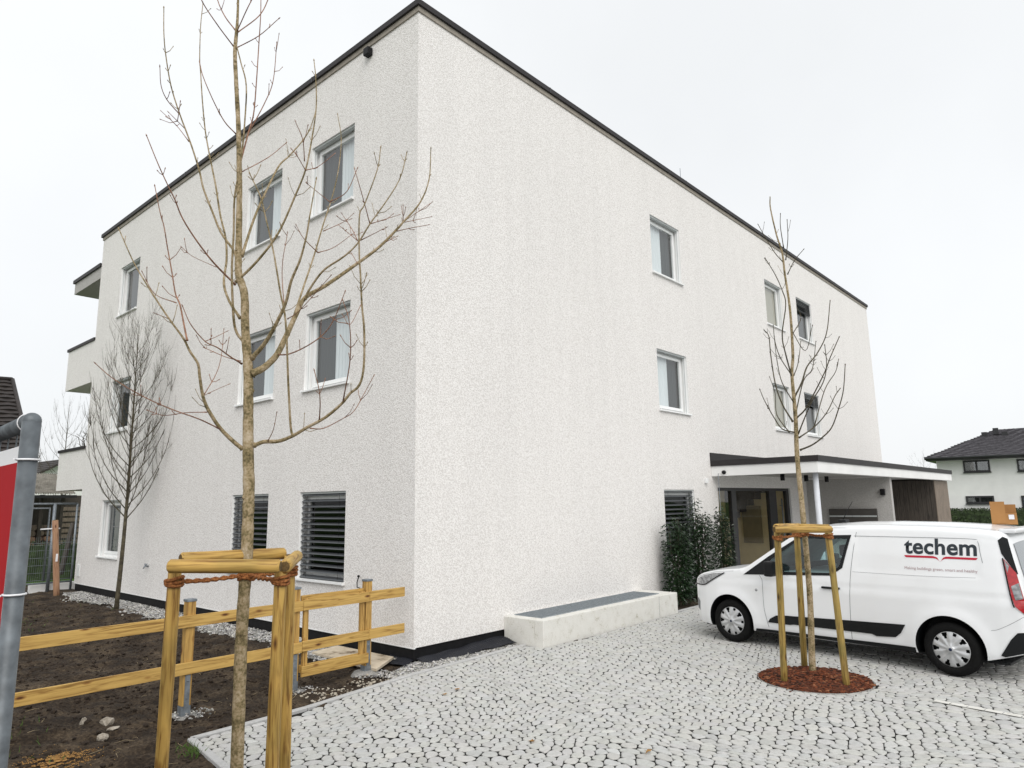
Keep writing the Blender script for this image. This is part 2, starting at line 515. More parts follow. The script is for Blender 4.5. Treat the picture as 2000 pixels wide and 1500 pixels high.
M['bark_thin'] = speckle('young_shoot_bark', [(0.32, (0.095, 0.042, 0.026)), (0.65, (0.36, 0.195, 0.125))], 7, 0.75, 0.3, 0.002, scale2=50)
M['bark_dark'] = speckle('dark_hornbeam_bark', [(0.32, (0.035, 0.030, 0.021)), (0.68, (0.125, 0.108, 0.07))], 12, 0.9, 0.4, 0.003)
M['soil'] = speckle('garden_soil', [(0.30, (0.009, 0.006, 0.004)), (0.46, (0.027, 0.018, 0.011)), (0.60, (0.070, 0.050, 0.031)), (0.75, (0.145, 0.108, 0.070))], 2.2, 0.95, 1.0, 0.03, detail=12, scale2=34)
M['clod'] = speckle('soil_clod', [(0.3, (0.012, 0.008, 0.006)), (0.7, (0.052, 0.037, 0.025))], 20, 0.95, 0.6, 0.01)
M['pebble'] = speckle('gravel_pebble', [(0.3, (0.72, 0.72, 0.72)), (0.7, (1.0, 1.0, 1.0))], 30, 0.75, 0.2, 0.004, attr='tone')
M['stone'] = speckle('paving_stone', [(0.28, (0.72, 0.72, 0.71)), (0.5, (0.92, 0.92, 0.91)), (0.72, (1.0, 1.0, 1.0))], 16, 0.9, 0.5, 0.006, detail=8, scale2=110, attr='tone')
M['joint'] = speckle('joint_grit', [(0.3, (0.004, 0.004, 0.004)), (0.7, (0.022, 0.021, 0.018))], 60, 0.95, 0.6, 0.01)
M['farpave'] = speckle('distant_paving', [(0.42, (0.10, 0.10, 0.095)), (0.47, (0.46, 0.46, 0.45)), (0.7, (0.56, 0.56, 0.55))], 9, 0.9, 0.2, 0.01)
M['grass'] = speckle('lawn', [(0.3, (0.030, 0.060, 0.010)), (0.6, (0.075, 0.16, 0.022)), (0.8, (0.13, 0.22, 0.04))], 1.2, 0.95, 0.5, 0.02, detail=10, scale2=30)
M['blade'] = mat('grass_blade', (0.07, 0.13, 0.02), 0.7, var=0.4, scale=30)
M['leaf'] = mat('laurel_leaf', (0.016, 0.037, 0.013), 0.32, var=0.55, scale=14, spec=0.6)
M['hedgeleaf'] = mat('hedge_leaf', (0.030, 0.050, 0.014), 0.6, var=0.6, scale=5)
M['mulch'] = speckle('red_bark_mulch', [(0.3, (0.025, 0.009, 0.005)), (0.7, (0.14, 0.042, 0.018))], 40, 0.95, 0.6, 0.01)
M['chip'] = speckle('bark_chip', [(0.3, (0.35, 0.35, 0.35)), (0.7, (1, 1, 1))], 30, 0.9, 0.2, 0.004, attr='tone')
M['paint'] = mat('white_car_paint', (0.83, 0.845, 0.86), 0.28, var=0.012, scale=1, coat=0.6)
M['car_black'] = mat('black_car_plastic', (0.008, 0.009, 0.010), 0.5, var=0.1, spec=0.25)
M['rubber'] = mat('tyre_rubber', (0.007, 0.007, 0.007), 0.8, var=0.2, scale=20, bump=0.2, bscale=80, spec=0.15)
M['hubcap'] = mat('silver_hubcap', (0.56, 0.57, 0.58), 0.34, metal=0.55, var=0.05)
M['lamp_red'] = mat('red_tail_lamp', (0.42, 0.010, 0.016), 0.12, var=0.25, scale=30, coat=1.0)
M['lamp_clear'] = mat('clear_lamp', (0.30, 0.31, 0.32), 0.12, metal=0.3, var=0.45, scale=26, coat=1.0)
M['gap'] = mat('panel_gap', (0.16, 0.17, 0.18), 0.7, var=0.05)
M['logo_dark'] = mat('dark_logo_film', (0.012, 0.020, 0.028), 0.4, var=0.02)
M['logo_red'] = mat('red_logo_film', (0.50, 0.004, 0.03), 0.4, var=0.02)
M['slogan'] = mat('pale_red_grey_film', (0.42, 0.30, 0.31), 0.5, var=0.02)
M['badge'] = mat('dark_blue_badge', (0.010, 0.018, 0.05), 0.25, var=0.05)
M['seat'] = mat('dark_seat_cloth', (0.022, 0.023, 0.026), 0.9, var=0.2)
M['card'] = mat('brown_cardboard', (0.40, 0.20, 0.068), 0.85, var=0.08, scale=4)
M['roof_dark'] = mat('dark_roof_tile', (0.095, 0.090, 0.100), 0.6, var=0.3, scale=6)
M['roof_brown'] = mat('dark_brown_roof', (0.030, 0.024, 0.022), 0.7, var=0.35, scale=5)
M['roof_grey'] = speckle('weathered_roof_tile', [(0.3, (0.11, 0.10, 0.08)), (0.7, (0.33, 0.31, 0.27))], 3, 0.9, 0.5, 0.02)
M['banner_red'] = mat('red_banner', (0.40, 0.006, 0.012), 0.75, var=0.06, scale=2, spec=0.15)
M['banner_white'] = mat('white_banner', (0.80, 0.80, 0.82), 0.5, var=0.03)
M['pole_wood'] = wood('raw_round_post', (0.46, 0.27, 0.16), (0.26, 0.13, 0.075), 2)
M['lobby'] = mat('beige_lobby_wall', (0.76, 0.65, 0.40), 0.85, var=0.05)
M['lobby_dark'] = mat('olive_letter_panel', (0.26, 0.22, 0.12), 0.6, var=0.08)
M['mail'] = mat('dark_letterbox_metal', (0.06, 0.055, 0.05), 0.5, var=0.1)
M['column'] = mat('pale_steel_column', (0.62, 0.64, 0.68), 0.45, var=0.05)
M['rock'] = speckle('pale_rock', [(0.3, (0.20, 0.17, 0.13)), (0.7, (0.52, 0.47, 0.40))], 18, 0.9, 0.5, 0.01)
M['straw'] = speckle('orange_sawdust', [(0.3, (0.16, 0.075, 0.02)), (0.7, (0.50, 0.29, 0.10))], 25, 0.95, 0.6, 0.01)
M['dry'] = mat('dry_stalk', (0.38, 0.30, 0.18), 0.9, var=0.3, scale=20)
M['ply'] = speckle('muddy_plywood', [(0.34, (0.14, 0.10, 0.06)), (0.47, (0.52, 0.44, 0.33)), (0.7, (0.66, 0.58, 0.46))], 4, 0.9, 0.2, 0.004)
M['carpet'] = mat('grey_van_lining', (0.30, 0.32, 0.32), 0.9, var=0.1)
M['grit'] = speckle('grey_footing_grit', [(0.3, (0.16, 0.155, 0.145)), (0.7, (0.42, 0.41, 0.39))], 60, 0.95, 0.6, 0.01)
M['yard'] = speckle('unseen_bounce_yard', [(0.3, (0.20, 0.185, 0.165)), (0.7, (0.42, 0.40, 0.37))], 3, 0.95, 0.4, 0.01, scale2=30)
M['carglass_dark'] = mat('dark_rear_glass', (0.05, 0.075, 0.09), 0.04, var=0.1, spec=1.0, coat=1.0)
M['membrane'] = mat('dimpled_membrane', (0.007, 0.008, 0.013), 0.4, var=0.2, spec=0.35)
# ------------------------------------------------------------------ the ground
gb = MB()
gb.add([(-400, -400, -0.16), (600, -400, -0.16), (600, 500, -0.16), (-400, 500, -0.16)], [(0, 1, 2, 3)])
tag(gb.build('ground', M['grass']), kind='structure')

KERB_TOP = [(-3.47, -0.82), (-2.2, -0.78), (-0.49, -0.53), (1.88, -0.45)]
KERB_LEFT = [(-3.47, -0.82), (-3.61, -1.81), (-4.62, -9.2)]


def interp(x, xs, ys):
    return float(np.interp(x, xs, ys))


def kerb_top_y(x):
    if x < 1.88: return interp(x, [p[0] for p in KERB_TOP], [p[1] for p in KERB_TOP])
    if x < 6.09: return -0.82
    if x < 9.6: return -0.72
    return -0.02


def kerb_left_x(y):
    return interp(-y, [-p[1] for p in KERB_LEFT], [p[0] for p in KERB_LEFT])


def paved(x, y, m=0.0):
    return y < kerb_top_y(x) - m and x > kerb_left_x(y) + m


MC = np.array([2.47, -4.66]); MR = 0.66                       # round tree bed with bark mulch

# bare soil of the garden, raked and lumpy
xs = np.arange(-10.5, 10.01, 0.05); ys = np.arange(-9.5, 15.6, 0.05)
X, Y = np.meshgrid(xs, ys, indexing='ij')
Z = (vnoise(X, Y, 0.5, 1) - 0.5) * 0.10 + (vnoise(X, Y, 1.9, 2) - 0.5) * 0.07 + (vnoise(X, Y, 5.1, 3) - 0.5) * 0.055 \
    + (vnoise(X, Y, 11.0, 4) - 0.5) * 0.035 + (np.random.RandomState(1).rand(*X.shape) - 0.5) * 0.018
kt = np.interp(X, [-3.47, -2.2, -0.49, 1.88, 1.9, 6.09, 6.1, 9.6, 9.61, 40], [-0.82, -0.78, -0.53, -0.45, -0.82, -0.82, -0.72, -0.72, 0, 0])
kl = np.interp(-Y, [0.82, 1.81, 9.2], [-3.47, -3.61, -4.62])
inside = np.minimum(kt - Y, X - kl)                            # > 0 inside the paving
edge = np.clip(1 - np.abs(inside) / 0.35, 0, 1)
wall = np.clip(1 - np.maximum(-X, 0) / 0.9, 0, 1) * (Y > 0.0)
damp = np.clip(1 - 0.75 * edge - 0.85 * wall, 0.05, 1)
Z = Z * damp - 0.02
Z += 0.10 * np.exp(-(((X + 4.6) / 0.5) ** 2 + ((Y - 0.6) / 0.35) ** 2)) + 0.06 * np.exp(-(((X + 3.9) / 0.6) ** 2 + ((Y - 1.7) / 0.5) ** 2))
Z = np.where(inside > 0.06, -0.09, Z)
Z = np.where((X > 0.15) & (Y > -0.02), -0.09, Z)
nx, ny = X.shape
vs = np.stack([X, Y, Z], -1).reshape(-1, 3)
i, j = np.meshgrid(np.arange(nx - 1), np.arange(ny - 1), indexing='ij')
a = (i * ny + j).ravel()
fs = np.stack([a, a + ny, a + ny + 1, a + 1], -1)
me = bpy.data.meshes.new('soil')
me.from_pydata(vs.tolist(), [], fs.tolist())
me.materials.append(M['soil'])
me.polygons.foreach_set('use_smooth', [True] * len(me.polygons))
soil = link(bpy.data.objects.new('soil', me))
tag(soil, kind='structure')


def soil_z(x, y):
    i = int(round((x + 10.5) / 0.05)); j = int(round((y + 9.5) / 0.05))
    i = min(max(i, 0), nx - 1); j = min(max(j, 0), ny - 1)
    return float(Z[i, j])


# icosahedron as the seed of every lump
_bm = bmesh.new(); bmesh.ops.create_icosphere(_bm, subdivisions=1, radius=1.0)
ICO_V = np.array([v.co[:] for v in _bm.verts]); ICO_F = [[v.index for v in f.verts] for f in _bm.faces]; _bm.free()


def lumps(name, items, material, tones=None, parent=None, smooth=False, jit=0.22):
    """items: (x, y, z, rx, ry, rz); one mesh"""
    rs = np.random.RandomState(len(items) + 5)
    nv = len(ICO_V)
    V = np.empty((len(items) * nv, 3)); F = []
    T = np.ones((len(items) * nv, 3))
    IF = np.array(ICO_F)
    for k, it in enumerate(items):
        p = ICO_V * (1 + rs.uniform(-jit, jit, (nv, 1))) * np.array(it[3:6])
        a = rs.uniform(0, 6.28); c, s = math.cos(a), math.sin(a)
        q = p.copy(); q[:, 0] = p[:, 0] * c - p[:, 1] * s; q[:, 1] = p[:, 0] * s + p[:, 1] * c
        V[k * nv:(k + 1) * nv] = q + np.array(it[:3])
        if tones is not None: T[k * nv:(k + 1) * nv] = tones[k]
        F.append(IF + k * nv)
    me = bpy.data.meshes.new(name)
    me.from_pydata(V.tolist(), [], np.concatenate(F).tolist())
    me.materials.append(material)
    if smooth: me.polygons.foreach_set('use_smooth', [True] * len(me.polygons))
    if tones is not None: set_attr(me, 'tone', T)
    return link(bpy.data.objects.new(name, me), parent)


rs = np.random.RandomState(11)
items = []
while len(items) < 9000:
    x, y = rs.uniform(-7.2, -0.3), rs.uniform(-3.5, 12)
    if paved(x, y, -0.05) or (x > -0.8 and y > 0.5): continue
    if y > 5 and rs.rand() < 0.5: continue
    r = 0.006 + 0.028 * rs.rand() ** 3.5
    items.append((x, y, soil_z(x, y) + r * 0.25, r * rs.uniform(0.8, 1.4), r * rs.uniform(0.8, 1.4), r * rs.uniform(0.5, 0.9)))
tag(lumps('soil_clods', items, M['clod']), 'loose dark crumbs of earth scattered over the garden soil', 'soil', kind='stuff')

# washed gravel along the house
items, tones = [], []


def peb(x, y, z, s):
    r = s * rs.uniform(0.010, 0.020)
    items.append((x, y, z + rs.uniform(0, 0.012), r * rs.uniform(0.9, 1.5), r * rs.uniform(0.8, 1.2), r * rs.uniform(0.55, 0.85)))
    g = rs.choice([0.14, 0.24, 0.34, 0.46, 0.62]) * rs.uniform(0.85, 1.15)
    tones.append((g * rs.uniform(0.98, 1.06), g, g * rs.uniform(0.88, 1.03)))


for _ in range(11000):
    y = 0.35 + 13.6 * rs.rand() ** 1.3
    wdt = 0.62 + 0.12 * math.sin(y * 1.7) + 0.06 * math.sin(y * 5.3)
    x = -wdt * rs.rand()
    if rs.rand() < 0.05: x -= rs.rand() * 0.25
    if y < 1.2 and x < -0.35: continue
    peb(x, y, max(-0.005, soil_z(x, y) - 0.005), 1.15)
for _ in range(2600):
    x = rs.uniform(-0.75, 1.86)
    yk = kerb_top_y(x) + 0.05
    y = yk + (0.02 - yk) * rs.rand() ** 1.2
    if y < yk: continue
    if x < 0.0: y = yk + rs.rand() * (0.50 + 0.4 * x)
    peb(x, y, -0.012, 1.1)
for (cx, cy, n_) in [(-0.72, 0.0, 260), (-3.12, 0.02, 90), (-1.83, -0.02, 60)]:
    for _ in range(n_):
        a, r = rs.uniform(0, 6.28), 0.26 * rs.rand() ** 0.6
        peb(cx + r * math.cos(a), cy + r * math.sin(a) * 0.8, soil_z(cx, cy) + 0.01, 0.75)
for _ in range(150):                                           # crumbs of mortar spilled on the soil beside the kerb
    x = rs.uniform(-2.0, -0.7); y = kerb_top_y(x) + 0.10 + 0.45 * rs.rand() ** 1.5
    peb(x, y, soil_z(x, y) + 0.008, rs.uniform(0.5, 1.1)); tones[-1] = (0.50, 0.45, 0.37)
tag(lumps('gravel', items, M['pebble'], tones), 'pale grey gravel strip along the foot of the white building', 'gravel', kind='stuff')

# a few single stones lying on the soil
for nm_, lab, px, py, r in [('rock', 'largest pale stone lying on the soil in front of the rails', 208, 1414, 0.062),
                            ('rock', 'narrow upright pale stone on the soil left of the largest one', 162, 1418, 0.038),
                            ('rock', 'flat white stone just below the largest stone on the soil', 221, 1424, 0.040),
                            ('rock', 'half buried grey stone at the foot of the small stone heap', 200, 1437, 0.05)]:
    p = on(px, py, 2, 0.0)
    bm = bmesh.new(); bmesh.ops.create_icosphere(bm, subdivisions=2, radius=1.0)
    sx, sy, sz = (r * 1.1, r, r * 0.85) if r != 0.040 else (r * 1.5, r, r * 0.4)
    if r == 0.038: sx, sy, sz = r * 0.8, r * 0.8, r * 1.4
    for v in bm.verts:
        k = 1 + 0.38 * mnoise.noise(v.co * 1.7 + Vector((px, py, 0)))
        v.co = Vector((v.co.x * sx * k, v.co.y * sy * k, v.co.z * sz * k))
    me = bpy.data.meshes.new(nm_); bm.to_mesh(me); bm.free(); me.materials.append(M['rock'])
    o = link(bpy.data.objects.new(nm_, me), None, Matrix.Translation((p[0], p[1], soil_z(p[0], p[1]) + sz * 0.35)))
    tag(o, lab, 'stone', 'stones on the soil')

# sawdust patch, dry stalks and a few grass tufts
p = on(105, 1488, 2, 0.0)
items, tones = [], []
for _ in range(2600):
    a, r = rs.uniform(0, 6.28), 0.14 * abs(rs.normal())
    x, y = p[0] + r * math.cos(a) * 1.3, p[1] + r * math.sin(a)
    items.append((x, y, soil_z(x, y) + 0.004, 0.006, 0.0045, 0.003)); tones.append((1, 1, 1))
tag(lumps('sawdust', items, M['straw'], None), 'orange patch of sawdust on the soil at the lower left', 'sawdust', kind='stuff')
mb = MB()
for _ in range(160):
    x, y = rs.uniform(-6.0, -1.0), rs.uniform(-2.5, 3.5)
    if paved(x, y, -0.1): continue
    a = rs.uniform(0, 6.28); L = rs.uniform(0.05, 0.18); z = soil_z(x, y) + 0.012
    mb.tube([(x, y, z), (x + L * .5 * math.cos(a), y + L * .5 * math.sin(a), z + 0.012), (x + L * math.cos(a + .3), y + L * math.sin(a + .3), z)], [0.0025, 0.002, 0.0012], 3)
tag(mb.build('dry_stalks', M['dry']), 'thin dry stalks lying on the dark soil', 'stalks', kind='stuff')
mb = MB()
for (cx, cy, n_, sp) in [(-3.60, -1.15, 90, 0.10), (-3.9, -2.0, 60, 0.25), (-4.9, 0.2, 70, 0.5), (-3.2, 9.5, 200, 1.2), (-2.5, 13.2, 160, 0.8)]:
    for _ in range(n_):
        x, y = cx + rs.normal() * sp * 0.6, cy + rs.normal() * sp
        if paved(x, y, -0.02): continue
        h = rs.uniform(0.04, 0.10); a = rs.uniform(0, 6.28); z = soil_z(x, y) - 0.01
        w = 0.003; dx, dy = w * math.cos(a), w * math.sin(a); bx_, by_ = rs.normal() * 0.03, rs.normal() * 0.03
        mb.add([(x - dx, y - dy, z), (x + dx, y + dy, z), (x + dx * .7 + bx_ * .4, y + dy * .7 + by_ * .4, z + h * .6), (x + bx_, y + by_, z + h)], [(0, 1, 2), (0, 2, 3)])
tag(mb.build('grass_tufts', M['blade']), 'sparse green grass tufts by the kerb and on the soil', 'grass', kind='stuff')

# ------------------------------------------------------------------ paving of rounded stones
pb = MB()
_pl = [(kerb_left_x(-0.82), -0.82), (kerb_left_x(-1.81), -1.81), (-4.62, -9.2), (-5.5, -16), (14, -16), (14, -0.02), (9.6, -0.02), (9.6, -0.72), (6.09, -0.72), (6.09, -0.82), (1.88, -0.82), (1.88, -0.45), (-0.49, -0.53), (-2.2, -0.78)]
pb.add([(x, y, -0.020) for x, y in _pl], [tuple(range(len(_pl)))])
paving = tag(pb.build('paving', M['joint']), 'forecourt paved with pale rounded stones', None, kind='structure')
fb = MB()
fb.add([(-60, -70, -0.05), (60, -70, -0.05), (60, -9.3, -0.05), (-60, -9.3, -0.05)], [(0, 1, 2, 3)])  # unseen pale paving added behind the camera for neutral bounce light
fb.add([(14, -9.3, -0.008), (40, -9.3, -0.008), (40, -0.02, -0.008), (14, -0.02, -0.008)], [(0, 1, 2, 3)])
fb.add([(26, -0.02, -0.008), (32, -0.02, -0.008), (32, 10, -0.008), (26, 10, -0.008)], [(0, 1, 2, 3)])
tag(fb.build('distant_paving', M['farpave']), kind='structure')

e1 = np.array([0.668, -0.744]); e2 = np.array([0.744, 0.668])
CA, CB = 0.126, 0.113


def jit(j, k, s):
    return _tab[(j * 7 + k * 131 + s * 53) & 255, (k * 3 + j * 89 + s * 29) & 255] - 0.5


def lat(j, k):
    """shared corner point of the stone pattern"""
    o = j % 2
    v = j * CB + (0.13 * CB if (k - o) % 2 == 0 else -0.13 * CB) + jit(j, k, 1) * 0.36 * CB
    u = k * CA / 2 + jit(j, k, 2) * 0.46 * CA
    u2 = u + 0.30 * (float(vnoise(u, v, 0.8, 5)) - 0.5) + 0.1 * (float(vnoise(u, v, 2.2, 7)) - 0.5)
    v2 = v + 0.42 * (float(vnoise(u, v, 0.9, 6)) - 0.5) + 0.1 * (float(vnoise(u, v, 2.5, 8)) - 0.5)
    return e1 * u2 + e2 * v2


lat_cache = {}


def latc(j, k):
    if (j, k) not in lat_cache: lat_cache[(j, k)] = lat(j, k)
    return lat_cache[(j, k)]


stones = []
for j in range(-126, 110):
    for i in range(-74, 148):
        o = j % 2
        k0 = 2 * i + o
        c0 = e1 * ((k0 + 1) * CA / 2) + e2 * ((j + 0.5) * CB)
        if not (-5.2 < c0[0] < 14.5 and -11 < c0[1] < 0.3): continue
        px, py, dep = project((c0[0], c0[1], 0))
        if dep < 1.5 or px < -350 or px > 2450 or py > 2000: continue
        if not paved(c0[0], c0[1], -0.1): continue
        hexa = [latc(j, k0), latc(j, k0 + 1), latc(j, k0 + 2), latc(j + 1, k0 + 2), latc(j + 1, k0 + 1), latc(j + 1, k0)]
        c = sum(hexa) / 6
        if np.hypot(*(c - MC)) < MR - 0.03: continue
        if min(abs(c[1] - kerb_top_y(c[0])), abs(c[0] - kerb_left_x(c[1])), abs(np.hypot(*(c - MC)) - MR)) < 0.3:   # cut to the kerb and to the tree bed
            cl = []
            for h in hexa:
                h = np.array([max(h[0], kerb_left_x(h[1]) + 0.038), min(h[1], kerb_top_y(h[0]) - (0.036 if h[0] < 1.85 else 0.012))])
                d_ = h - MC; r_ = np.hypot(*d_)
                if r_ < MR + 0.012: h = MC + d_ / r_ * (MR + 0.012)
                cl.append(h)
            hexa = cl
            c = sum(hexa) / 6
            area = 0.5 * abs(sum(hexa[q][0] * hexa[(q + 1) % 6][1] - hexa[(q + 1) % 6][0] * hexa[q][1] for q in range(6)))
            if area < 0.0028: continue
        stones.append((c, hexa))


def stone_geo(c, hexa, seed):
    r = random.Random(seed)
    pts = []
    n = len(hexa)
    H = [h + (c - h) / max(np.hypot(*(c - h)), 1e-6) * r.uniform(0.003, 0.007) for h in hexa]
    for q in range(n):
        p, a, b = H[q], H[q - 1], H[(q + 1) % n]
        t = r.uniform(0.25, 0.40)
        pts.append(p + (a - p) * t * 0.9); pts.append(p + (b - p) * t)
    h = r.uniform(-0.005, 0.004); tx, ty = r.uniform(-0.02, 0.02), r.uniform(-0.02, 0.02)
    vs = []
    for sc, z in ((1.0, -0.04), (1.0, h - 0.011), (0.965, h - 0.004), (0.86, h)):
        for p in pts:
            d = (p - c) * sc
            vs.append((c[0] + d[0], c[1] + d[1], z + (d[0] * tx + d[1] * ty if z > -0.03 else 0)))
    m = len(pts); fs = []
    for ring in range(3):
        for q in range(m):
            q2 = (q + 1) % m
            fs.append((ring * m + q, ring * m + q2, (ring + 1) * m + q2, (ring + 1) * m + q))
    fs.append(tuple(3 * m + q for q in range(m)))
    g = r.gauss(0.53, 0.022)
    if r.random() < 0.06: g *= 0.92
    if r.random() < 0.06: g *= 1.06
    tone = (g * r.uniform(0.99, 1.015), g, g * r.uniform(0.95, 0.995))
    return vs, fs, tone


def size_key(s):
    px, py, dep = project((s[0][0], s[0][1], 0))
    vis = 0 <= px <= 2000 and 0 <= py <= 1500
    return (0 if vis else 1, dep)


stones.sort(key=size_key)
allv, allf, allt, allm = [], [], [], []
for idx, (c, hexa) in enumerate(stones):
    v_, f_, t_ = stone_geo(c, hexa, idx)
    if idx < 300:
        me = bpy.data.meshes.new('paving_stone')
        me.from_pydata(v_, [], f_); me.materials.append(M['stone']); me.materials.append(M['joint']); me.polygons.foreach_set('material_index', [1] * 12 + [0] * (len(f_) - 12)); set_attr(me, 'tone', np.tile(t_, (len(v_), 1)))
        link(bpy.data.objects.new('paving_stone', me), paving)
    else:
        b0 = len(allv); allv.extend(v_); allf.extend([[b0 + q for q in f] for f in f_]); allt.extend([t_] * len(v_)); allm.extend([1] * 12 + [0] * (len(f_) - 12))
me = bpy.data.meshes.new('paving_stones'); me.from_pydata(allv, [], allf); me.materials.append(M['stone']); me.materials.append(M['joint']); me.polygons.foreach_set('material_index', allm); set_attr(me, 'tone', np.array(allt))
o = link(bpy.data.objects.new('paving_stones', me), paving); o['kind'] = 'stuff'
print('stones', len(stones))


def kerb_run(pts, w=0.075, L=0.98):
    for (a, b) in zip(pts[:-1], pts[1:]):
        a, b = Vector((*a, 0)), Vector((*b, 0))
        d = (b - a); T = d.length; d.normalize(); nrm = Vector((-d.y, d.x, 0))
        k = max(1, round(T / L))
        for q in range(k):
            s0, s1 = T * q / k + 0.002, T * (q + 1) / k - 0.002
            mid = a + d * ((s0 + s1) / 2)
            mb = MB()
            mb.obox(Matrix.Translation(mid + Vector((0, 0, -0.05 + 0.006))) @ Matrix.Rotation(math.atan2(d.y, d.x), 4, 'Z'), (s1 - s0, w, 0.12))
            me_ = mb.mesh('kerb_stone', M['stone'])
            set_attr(me_, 'tone', np.full((len(me_.vertices), 3), rnd.uniform(0.50, 0.54)))
            bm = bmesh.new(); bm.from_mesh(me_)
            bmesh.ops.bevel(bm, geom=bm.edges[:], offset=0.006, segments=1, affect='EDGES')
            bm.to_mesh(me_); bm.free()
            link(bpy.data.objects.new('kerb_stone', me_), paving)


kerb_run(KERB_TOP)
kerb_run(KERB_LEFT)
kerb_run([(6.13, -0.72), (9.6, -0.72)])

# painted end of a parking bay
mb = MB()
a, b = Vector((2.30, -5.98, 0)), Vector((2.02, -8.2, 0)); d = (b - a).normalized(); nn = Vector((-d.y, d.x, 0)) * 0.045
for s in range(14):
    p0, p1 = a.lerp(b, s / 14 + 0.002), a.lerp(b, (s + 1) / 14 - 0.002)
    mb.add([p0 - nn + Vector((0, 0, 0.010)), p1 - nn + Vector((0, 0, 0.010)), p1 + nn + Vector((0, 0, 0.010)), p0 + nn + Vector((0, 0, 0.010))], [(0, 1, 2, 3)])
mb.build('parking_line', M['concrete'], paving)

# round bed of red bark mulch
mb = MB()
n_ = 48
ring = []
for k in range(n_):
    a = 2 * math.pi * k / n_; ring.append((math.cos(a), math.sin(a)))
vs = [(MC[0], MC[1], 0.03)]
for rr, zz in ((0.35, 0.028), (0.6, 0.012), (MR, -0.015)):
    vs += [(MC[0] + c * rr, MC[1] + s * rr, zz + rnd.uniform(-.006, .006)) for c, s in ring]
fs = [(0, 1 + k, 1 + (k + 1) % n_) for k in range(n_)]
for q in range(2):
    fs += [(1 + q * n_ + k, 1 + (q + 1) * n_ + k, 1 + (q + 1) * n_ + (k + 1) % n_, 1 + q * n_ + (k + 1) % n_) for k in range(n_)]
mb.add(vs, fs, 0, True)
bed = mb.build('mulch_bed', M['mulch'])
tag(bed, 'round bed of red bark mulch under the tree beside the van', 'tree bed')
items, tones = [], []
for _ in range(3000):
    a, r = rs.uniform(0, 6.28), (MR - 0.01) * math.sqrt(rs.rand()) * (1.0 if rs.rand() > 0.012 else 1.15)
    s = 0.008 + 0.022 * rs.rand() ** 2
    items.append((MC[0] + r * math.cos(a), MC[1] + r * math.sin(a), 0.022 - 0.03 * (r / MR) ** 2 + rs.uniform(0, 0.02), s * 1.4, s * 0.8, s * 0.45))
    q = rs.rand()
    tones.append([(0.22, 0.062, 0.024), (0.12, 0.034, 0.015), (0.045, 0.018, 0.010), (0.36, 0.15, 0.07)][0 if q < .4 else 1 if q < .7 else 2 if q < .9 else 3])
o = lumps('bark_chips', items, M['chip'], tones, bed); o['kind'] = 'stuff'
mb = MB()
mb.lathe([(MR - 0.004, -0.05), (MR - 0.004, 0.004), (MR + 0.006, 0.004), (MR + 0.006, -0.05)], 64, center=(MC[0], MC[1], 0))
mb.build('edging_ring', M['grit'], bed)

yb = MB()
yb.add([(-300, -9.2, -0.10), (-10.4, -9.2, -0.10), (-10.4, 16, -0.10), (-300, 16, -0.10)], [(0, 1, 2, 3)])  # unseen neutral ground added to keep green bounce off walls and panes
tag(yb.build('unseen_bounce_yard', M['yard']), kind='structure')
tb = MB()
tb.add([(-3.0, 15.5, -0.12), (14, 15.5, -0.12), (14, 18.4, -0.12), (-3.0, 18.4, -0.12)], [(0, 1, 2, 3)])  # dark ground added to stop green bounce light under the balconies
tb.add([(9.9, 14.7, -0.12), (14, 14.7, -0.12), (14, 15.5, -0.12), (9.9, 15.5, -0.12)], [(0, 1, 2, 3)])
tag(tb.build('balcony_bounce_ground', M['soil']), kind='structure')
# soil bed with the laurels
mb = MB()
mb.add([(6.1, -0.69, -0.006), (9.6, -0.69, -0.006), (9.6, 0.0, 0.02), (6.1, 0.0, 0.02)], [(0, 1, 2, 3)])
tag(mb.build('planting_bed', M['soil']), kind='structure')

# a few dry leaves blown onto the paving
for px, py, lab in ((869, 1356, 'dry orange leaf on the paving, the left one of the pair near the kerb'), (893, 1346, 'dry orange leaf on the paving, the right one of the pair near the kerb'), (1266, 1467, 'single pale tan leaf on the paving in the right foreground'), (1040, 1447, 'small brown leaf on the paving in the centre foreground')):
    p = on(px, py, 2, 0.012)
    mb = MB(); a = rnd.uniform(0, 6.28); L = rnd.uniform(0.035, 0.05)
    pts = []
    for k in range(10):
        t = 2 * math.pi * k / 10; r_ = L * (0.75 + 0.3 * math.cos(5 * t)) * (1.0 if k else 1.4)
        pts.append((p[0] + r_ * math.cos(t + a), p[1] + 0.75 * r_ * math.sin(t + a), 0.010 + 0.010 * abs(math.sin(t * 1.5))))
    mb.add([(p[0], p[1], 0.008)] + pts, [(0, 1 + k, 1 + (k + 1) % 10) for k in range(10)])
    tag(mb.build('fallen_leaf', M['straw']), lab, 'leaf', 'dry leaves on the paving')
# ------------------------------------------------------------------ the apartment building
house = thing('apartment_building', 'three storey apartment block with coarse off white render and flat roof', 'building', (0, 0, 0))
LX, LY, ZW0, ZW1 = 25.4, 14.62, 0.19, 10.27
F_Z = [(0.98, 2.44), (4.25, 5.68), (7.53, 8.97)]
LEFT_U = [(1.73, 3.11), (4.19, 5.60), (11.53, 12.92)]
RIGHT_U = [(7.22, 8.64), (14.05, 15.43), (16.73, 18.18)]
DOOR = (9.9, 14.8, 0.0, 2.5)


def W(face, u, z, d):
    """point of a facade: u along it, z up, d inwards"""
    return (d, u, z) if face == 'L' else (u, d, z)


def wbox(mb, face, u0, u1, z0, z1, d0, d1, mi=0):
    mb.box(W(face, u0, z0, d0), W(face, u1, z1, d1), mi)


